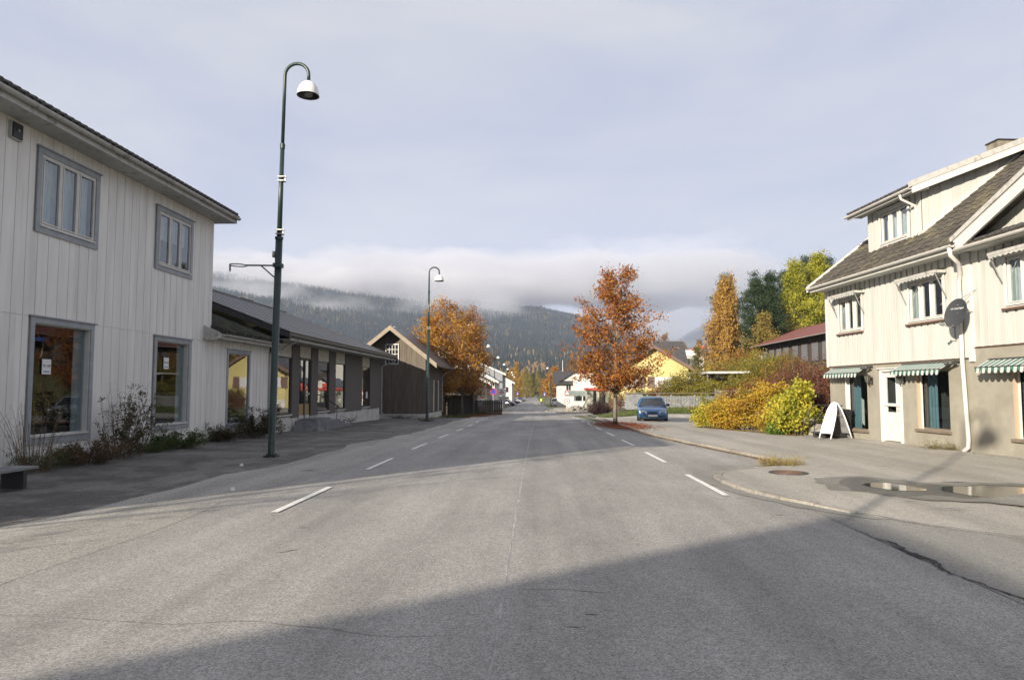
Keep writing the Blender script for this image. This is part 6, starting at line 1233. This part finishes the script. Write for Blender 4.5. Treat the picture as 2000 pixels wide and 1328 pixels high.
for i, (x, y, r_, h, l) in enumerate(((10.8,28.2,1.2,2.1,'dark red shrub directly behind the yellow-green one'),(12.2,30.2,1.6,2.4,'tall dark red shrub beside the house wall'),(11.2,31.5,1.4,2.4,'wine red shrub behind the tall golden one'),(13.8,33.8,1.8,1.9,'brown-red shrub under the deck of the long house'),(12.4,35.5,1.7,2.3,'brown-red shrub farther left on the bank'),(16.3,36.0,1.6,1.4,'red shrub highest on the bank by the house'),(10.4,34.2,1.3,2.2,'russet shrub behind the orange yellow row'),(14.2,30.2,1.5,2.0,'dark red shrub reaching the cream wall'),(15.6,33.0,1.5,1.5,'red brown shrub behind the cream wall corner'))):
    shrub(l, x, y, r_, h, RD if i != 6 else OR, 8500, .085, 220+i, el=.4, stems=26, sp=.17, trans=.2)
HG = [(.10,.10,.02),(.22,.19,.03),(.33,.27,.04)]
for i, (x, y, r_, h, l) in enumerate(((11.6,60,1.7,2.7,'olive yellow bush beside the yellow house window'),(13.9,61,2.0,3.5,'large olive yellow bush right of the yellow house'),(16.4,60.5,1.9,3.1,'olive yellow bush in front of the carport'),(18.6,64,1.8,2.8,'olive bush under the carport edge'),(10.2,62,1.0,1.8,'small orange bush between the bare tree and olive bushes'),(19.5,70,2.2,3.0,'rusty shrub at the foot of the golden birch'),(21,63,2,1.5,'olive shrub below the deck of the long house'))):
    shrub(l, x, y, r_, h, HG if i not in (4,5) else OR, 9000, .12, 240+i, stems=26, sp=.22)
shrub('red brown shrub behind the rowan trunk', 6.2, 58, .9, 1.9, [(.13,.05,.025),(.2,.09,.04)], 4200, .09, 251, el=.3, stems=26)
shrub('low dark purple shrub on the lawn edge', 5.1, 62, 1.4, .9, [(.025,.012,.012),(.05,.02,.02)], 5000, .1, 252, trans=0)
for i, (x, y, r_, h, l) in enumerate(((13.2,56.6,1.5,2.1,'low olive bush in front of the left carport post'),(15.6,56.2,1.5,2.3,'low olive bush in front of the right carport post'),(17.6,57.5,1.6,2.7,'olive bush right of the carport'))): shrub(l, x, y, r_, h, HG, 8000, .12, 260+i, stems=26, sp=.22)
shrub('green garden bush left of the bare tree', 8.6, 62, 1.3, 1.5, [(.08,.10,.03),(.2,.17,.05)], 5000, .1, 253)
shrub('dark leafy plant in front of the grey gabled house', -6.9, 74, .7, 1.5, [(.06,.05,.02),(.12,.07,.03)], 1500, .12, 254)
# bare garden tree by the yellow house
bt = thing('bare_tree', 'bare branching garden tree in front of the yellow house window', 'tree', (9.7, 60.5, g(9.7,60.5)), 1); rb_ = random.Random(5); q = MB()
def br(p, d_, r_, L, n):
    e = p+d_*L; q.tube([p, p.lerp(e,.5)+Vector((rb_.uniform(-.05,.05), rb_.uniform(-.05,.05), 0))*L, e], [r_, r_*.8, r_*.6], 5, cap=False)
    if n:
        for _ in range(3): br(e, (d_+Vector((rb_.uniform(-.75,.75), rb_.uniform(-.75,.75), rb_.uniform(-.1,.4)))).normalized(), r_*.6, L*.72, n-1)
br(Vector((0,0,0)), Vector((.1,0,1)).normalized(), .07, .9, 4); br(Vector((.2,0,0)), Vector((.5,0,.9)).normalized(), .05, .9, 3); q.build('trunk', M['bark'], bt)
# weeds by the left house
def weed(label, X, Y, H, R_, stems, n, cols, seed, size=.07, lean=(0,0), grass=0, sp=.04, name='weed', el=.25, z=None):
    rnd = random.Random(seed); t = thing(name, label, 'plant', (X, Y, g(X, Y)-.005 if z is None else z), 0); q = MB(); pts = []
    for k in range(stems):
        a = rnd.uniform(0,6.28); rr = R_*math.sqrt(rnd.random())*.5; b0 = Vector((rr*math.cos(a), rr*math.sin(a)*1.2, 0)); h = H*rnd.uniform(.35,1); d_ = Vector((math.cos(a)*R_*rnd.uniform(.2,1)+lean[0], math.sin(a)*R_*rnd.uniform(.2,1)+lean[1], h)); m_ = b0+d_*.5+Vector((0,0,.12*h))
        q.tube([b0, m_, b0+d_], [.006,.0045,.002], 4, cap=False)
        for i in range(8): 
            t_ = .15+.85*i/7; p = b0.lerp(m_, t_*2) if t_ < .5 else m_.lerp(b0+d_, t_*2-1); pts.append(p)
            if i % 3 == 1: s_ = Vector((rnd.uniform(-1,1), rnd.uniform(-1,1), rnd.uniform(0,1)))*.14; q.tube([p, p+s_], [.003,.0015], 3, cap=False); pts += [p+s_]*2
    q.build('stems', M['weedstem'], t); key = 'leaf_'+str(cols); M[key] = M.get(key) or leafmat('weed leaves', cols, .25, scale=3); leaf_cloud('leaves', pts, n, (sp,sp,sp), size, M[key], t, el, .6, seed)
    return t
M['weedstem'] = mat('weed stem', (.09,.07,.04), (.16,.12,.07), scale=9, rough=.9)
DG = [(.03,.03,.014),(.06,.06,.02),(.10,.075,.035)]; BRN = [(.07,.045,.025),(.14,.09,.05),(.18,.13,.07)]; GRN = [(.03,.055,.014),(.06,.10,.02),(.09,.13,.03)]
weed('tall leggy brown-green weed clump between the two shop windows', -9.95, 16.6, 1.6, .65, 30, 2300, DG, 301, .085, lean=(.1,.15))
weed('low matted brown weeds below the first shop window', -9.85, 15.4, .45, .7, 50, 3200, BRN, 302, .075, lean=(.15,-.1))
weed('feathery dry stems rising out of the tall weed clump', -10.0, 17.1, 1.85, .6, 18, 300, BRN, 303, .03)
weed('dark green nettle patch below the second shop window', -10.05, 19.6, .42, .75, 50, 4200, GRN, 304, .075)
weed('small ivy-like green patch between nettles and tall weeds', -10.1, 18.3, .3, .45, 24, 1600, GRN, 305, .06)
weed('dark weed clump at the end of the white house wall', -10.1, 22.8, .5, .6, 44, 3200, DG, 306, .075)
weed('reddish leafy weed clump by the white annex window', -9.95, 24.6, 1.05, .65, 44, 4200, DG, 307, .085, lean=(.05,.25))
weed('few brown weeds at the downpipe of the annex', -10.1, 27.2, .3, .35, 18, 600, BRN, 308, .05)
weed('dry pale grass stems at the left edge by the bench', -9.9, 13.75, 1.35, .5, 46, 500, [(.25,.19,.11),(.35,.28,.17)], 309, .035)
weed('low green leaves at the wall foot behind the bench', -10.15, 14.3, .35, .5, 26, 1400, GRN, 310, .06)
weed('short weeds at the plinth of the barn', -9.6, 49.6, .25, .9, 40, 900, DG, 311, .06)
weed('weeds around the foot of the second street lamp', -6.7, 41.9, .25, .5, 30, 700, DG, 312, .05)
weed('tuft of yellow grass at the end of the kerb by the manhole', 5.05, 15.35, .14, .42, 80, 1600, [(.25,.2,.05),(.35,.27,.07)], 313, .08, el=.08, name='grass_tuft')
weed('tiny moss and weed tuft at the foot of the cream house downpipe', 10.02, 18.4, .08, .45, 30, 900, [(.2,.17,.04),(.12,.14,.03)], 314, .04, name='grass_tuft', z=g(10,18.4)+PVZ)
# grass, lawn and fallen leaves: nobody could count them
def ground_leaves(name, label, n, fx, size, m, off=.01, up=0, cat='leaves'):
    r = np.random.default_rng(n); V = []; k = 0
    P = [fx(r) for _ in range(n)]
    V = np.zeros((n,4,3)); 
    for i, (x, y) in enumerate(P):
        a = r.uniform(0,6.28); s = size*r.uniform(.5,1.3); z = g(x,y)+off; ca, sa = math.cos(a)*s, math.sin(a)*s
        if up: V[i] = [(x-ca*.15,y-sa*.15,z-.02),(x+ca*.15,y+sa*.15,z-.02),(x+ca*.3+r.normal()*s*.2,y+sa*.3,z+s*up),(x+ca*.1,y+sa*.1,z+s*up*.8)]
        else: V[i] = [(x-ca,y-sa,z),(x+sa*.5,y-ca*.5,z+r.uniform(0,.4)*s),(x+ca,y+sa,z+r.uniform(0,.5)*s),(x-sa*.5,y+ca*.5,z+r.uniform(0,.4)*s)]
    o = fastmesh(name, V.reshape(-1,3), np.arange(n*4).reshape(-1,4), m, kind='stuff'); o['label'] = label; o['category'] = cat
RL = leafmat('fallen rowan leaves', [(.14,.03,.015),(.26,.06,.02),(.36,.14,.03)], .1)
ground_leaves('fallen_leaves', 'red brown leaves fallen round the rowan foot and along the kerb', 6500, lambda r: ((lambda y: (float(pl(y))+abs(r.normal(0,.55))*(-1 if r.random() < .6 else 1), y))(35.0+r.normal(0,2.2))), .05, RL, PVZ+.01)
ground_leaves('fallen_leaves', 'leaf litter gathered in the gutter along the kerb stones', 1800, lambda r: ((lambda y: (float(pl(y))-.1-abs(r.normal(0,.07)), y))(r.uniform(15.4,31))), .035, leafmat('gutter litter', [(.12,.07,.035),(.22,.12,.05),(.3,.2,.07)], .1), .012)
ground_leaves('fallen_leaves', 'brown leaves scattered on the verge below the barn rowans', 5000, lambda r: (-5.6+r.normal(0,.9), r.uniform(54,80)), .07, RL, .012)
ground_leaves('fallen_leaves', 'yellow leaves scattered at the foot of the golden shrubs', 2500, lambda r: ((lambda y: (7.0+(33-y)*.25+abs(r.normal(0,.25)), y))(r.uniform(25.5,33))), .04, leafmat('fallen yellow leaves', [(.3,.2,.03),(.2,.1,.03)], .1), PVZ+.012)
ground_leaves('fallen_leaves', 'stray leaves lying on the pale pavement by the cream house', 160, lambda r: ((lambda y: (9.9+(24-y)*.083-abs(r.normal(0,.5)), y))(r.uniform(12,24))), .028, leafmat('stray leaves', [(.18,.1,.03),(.3,.16,.04)], .1), PVZ+.008)
lw = strip('lawn', yr(50, 62, 1), lambda y: max(4.2, 7.5-(y-49)*1.3) if y < 52 else 3.8, lambda y: 14, .085, M['lawn'], nxs=12, usez=g)
ground_leaves('grass', 'green lawn grass between the yard and the picket fence', 16000, lambda r: (r.uniform(4.3,13), 50.2+abs(r.normal(0,2.2))), .09, leafmat('lawn grass', [(.05,.08,.02),(.09,.12,.03),(.14,.14,.045)], .2), .09, up=.9, cat='grass')
ground_leaves('grass', 'rough grass along the verge below the barn and grey house', 7000, lambda r: (-5.3-abs(r.normal(0,.8)), r.uniform(52,84)), .10, leafmat('verge grass', [(.05,.07,.02),(.12,.12,.035),(.18,.13,.05)], .2), .0, up=1.2, cat='grass')
ground_leaves('grass', 'rough yellowing grass over the bank behind the shrubs', 26000, lambda r: (r.uniform(10.5,36), r.uniform(28,84)), .22, leafmat('bank grass', [(.10,.10,.03),(.2,.16,.05),(.16,.09,.04)], .2), .0, up=1.3, cat='grass')
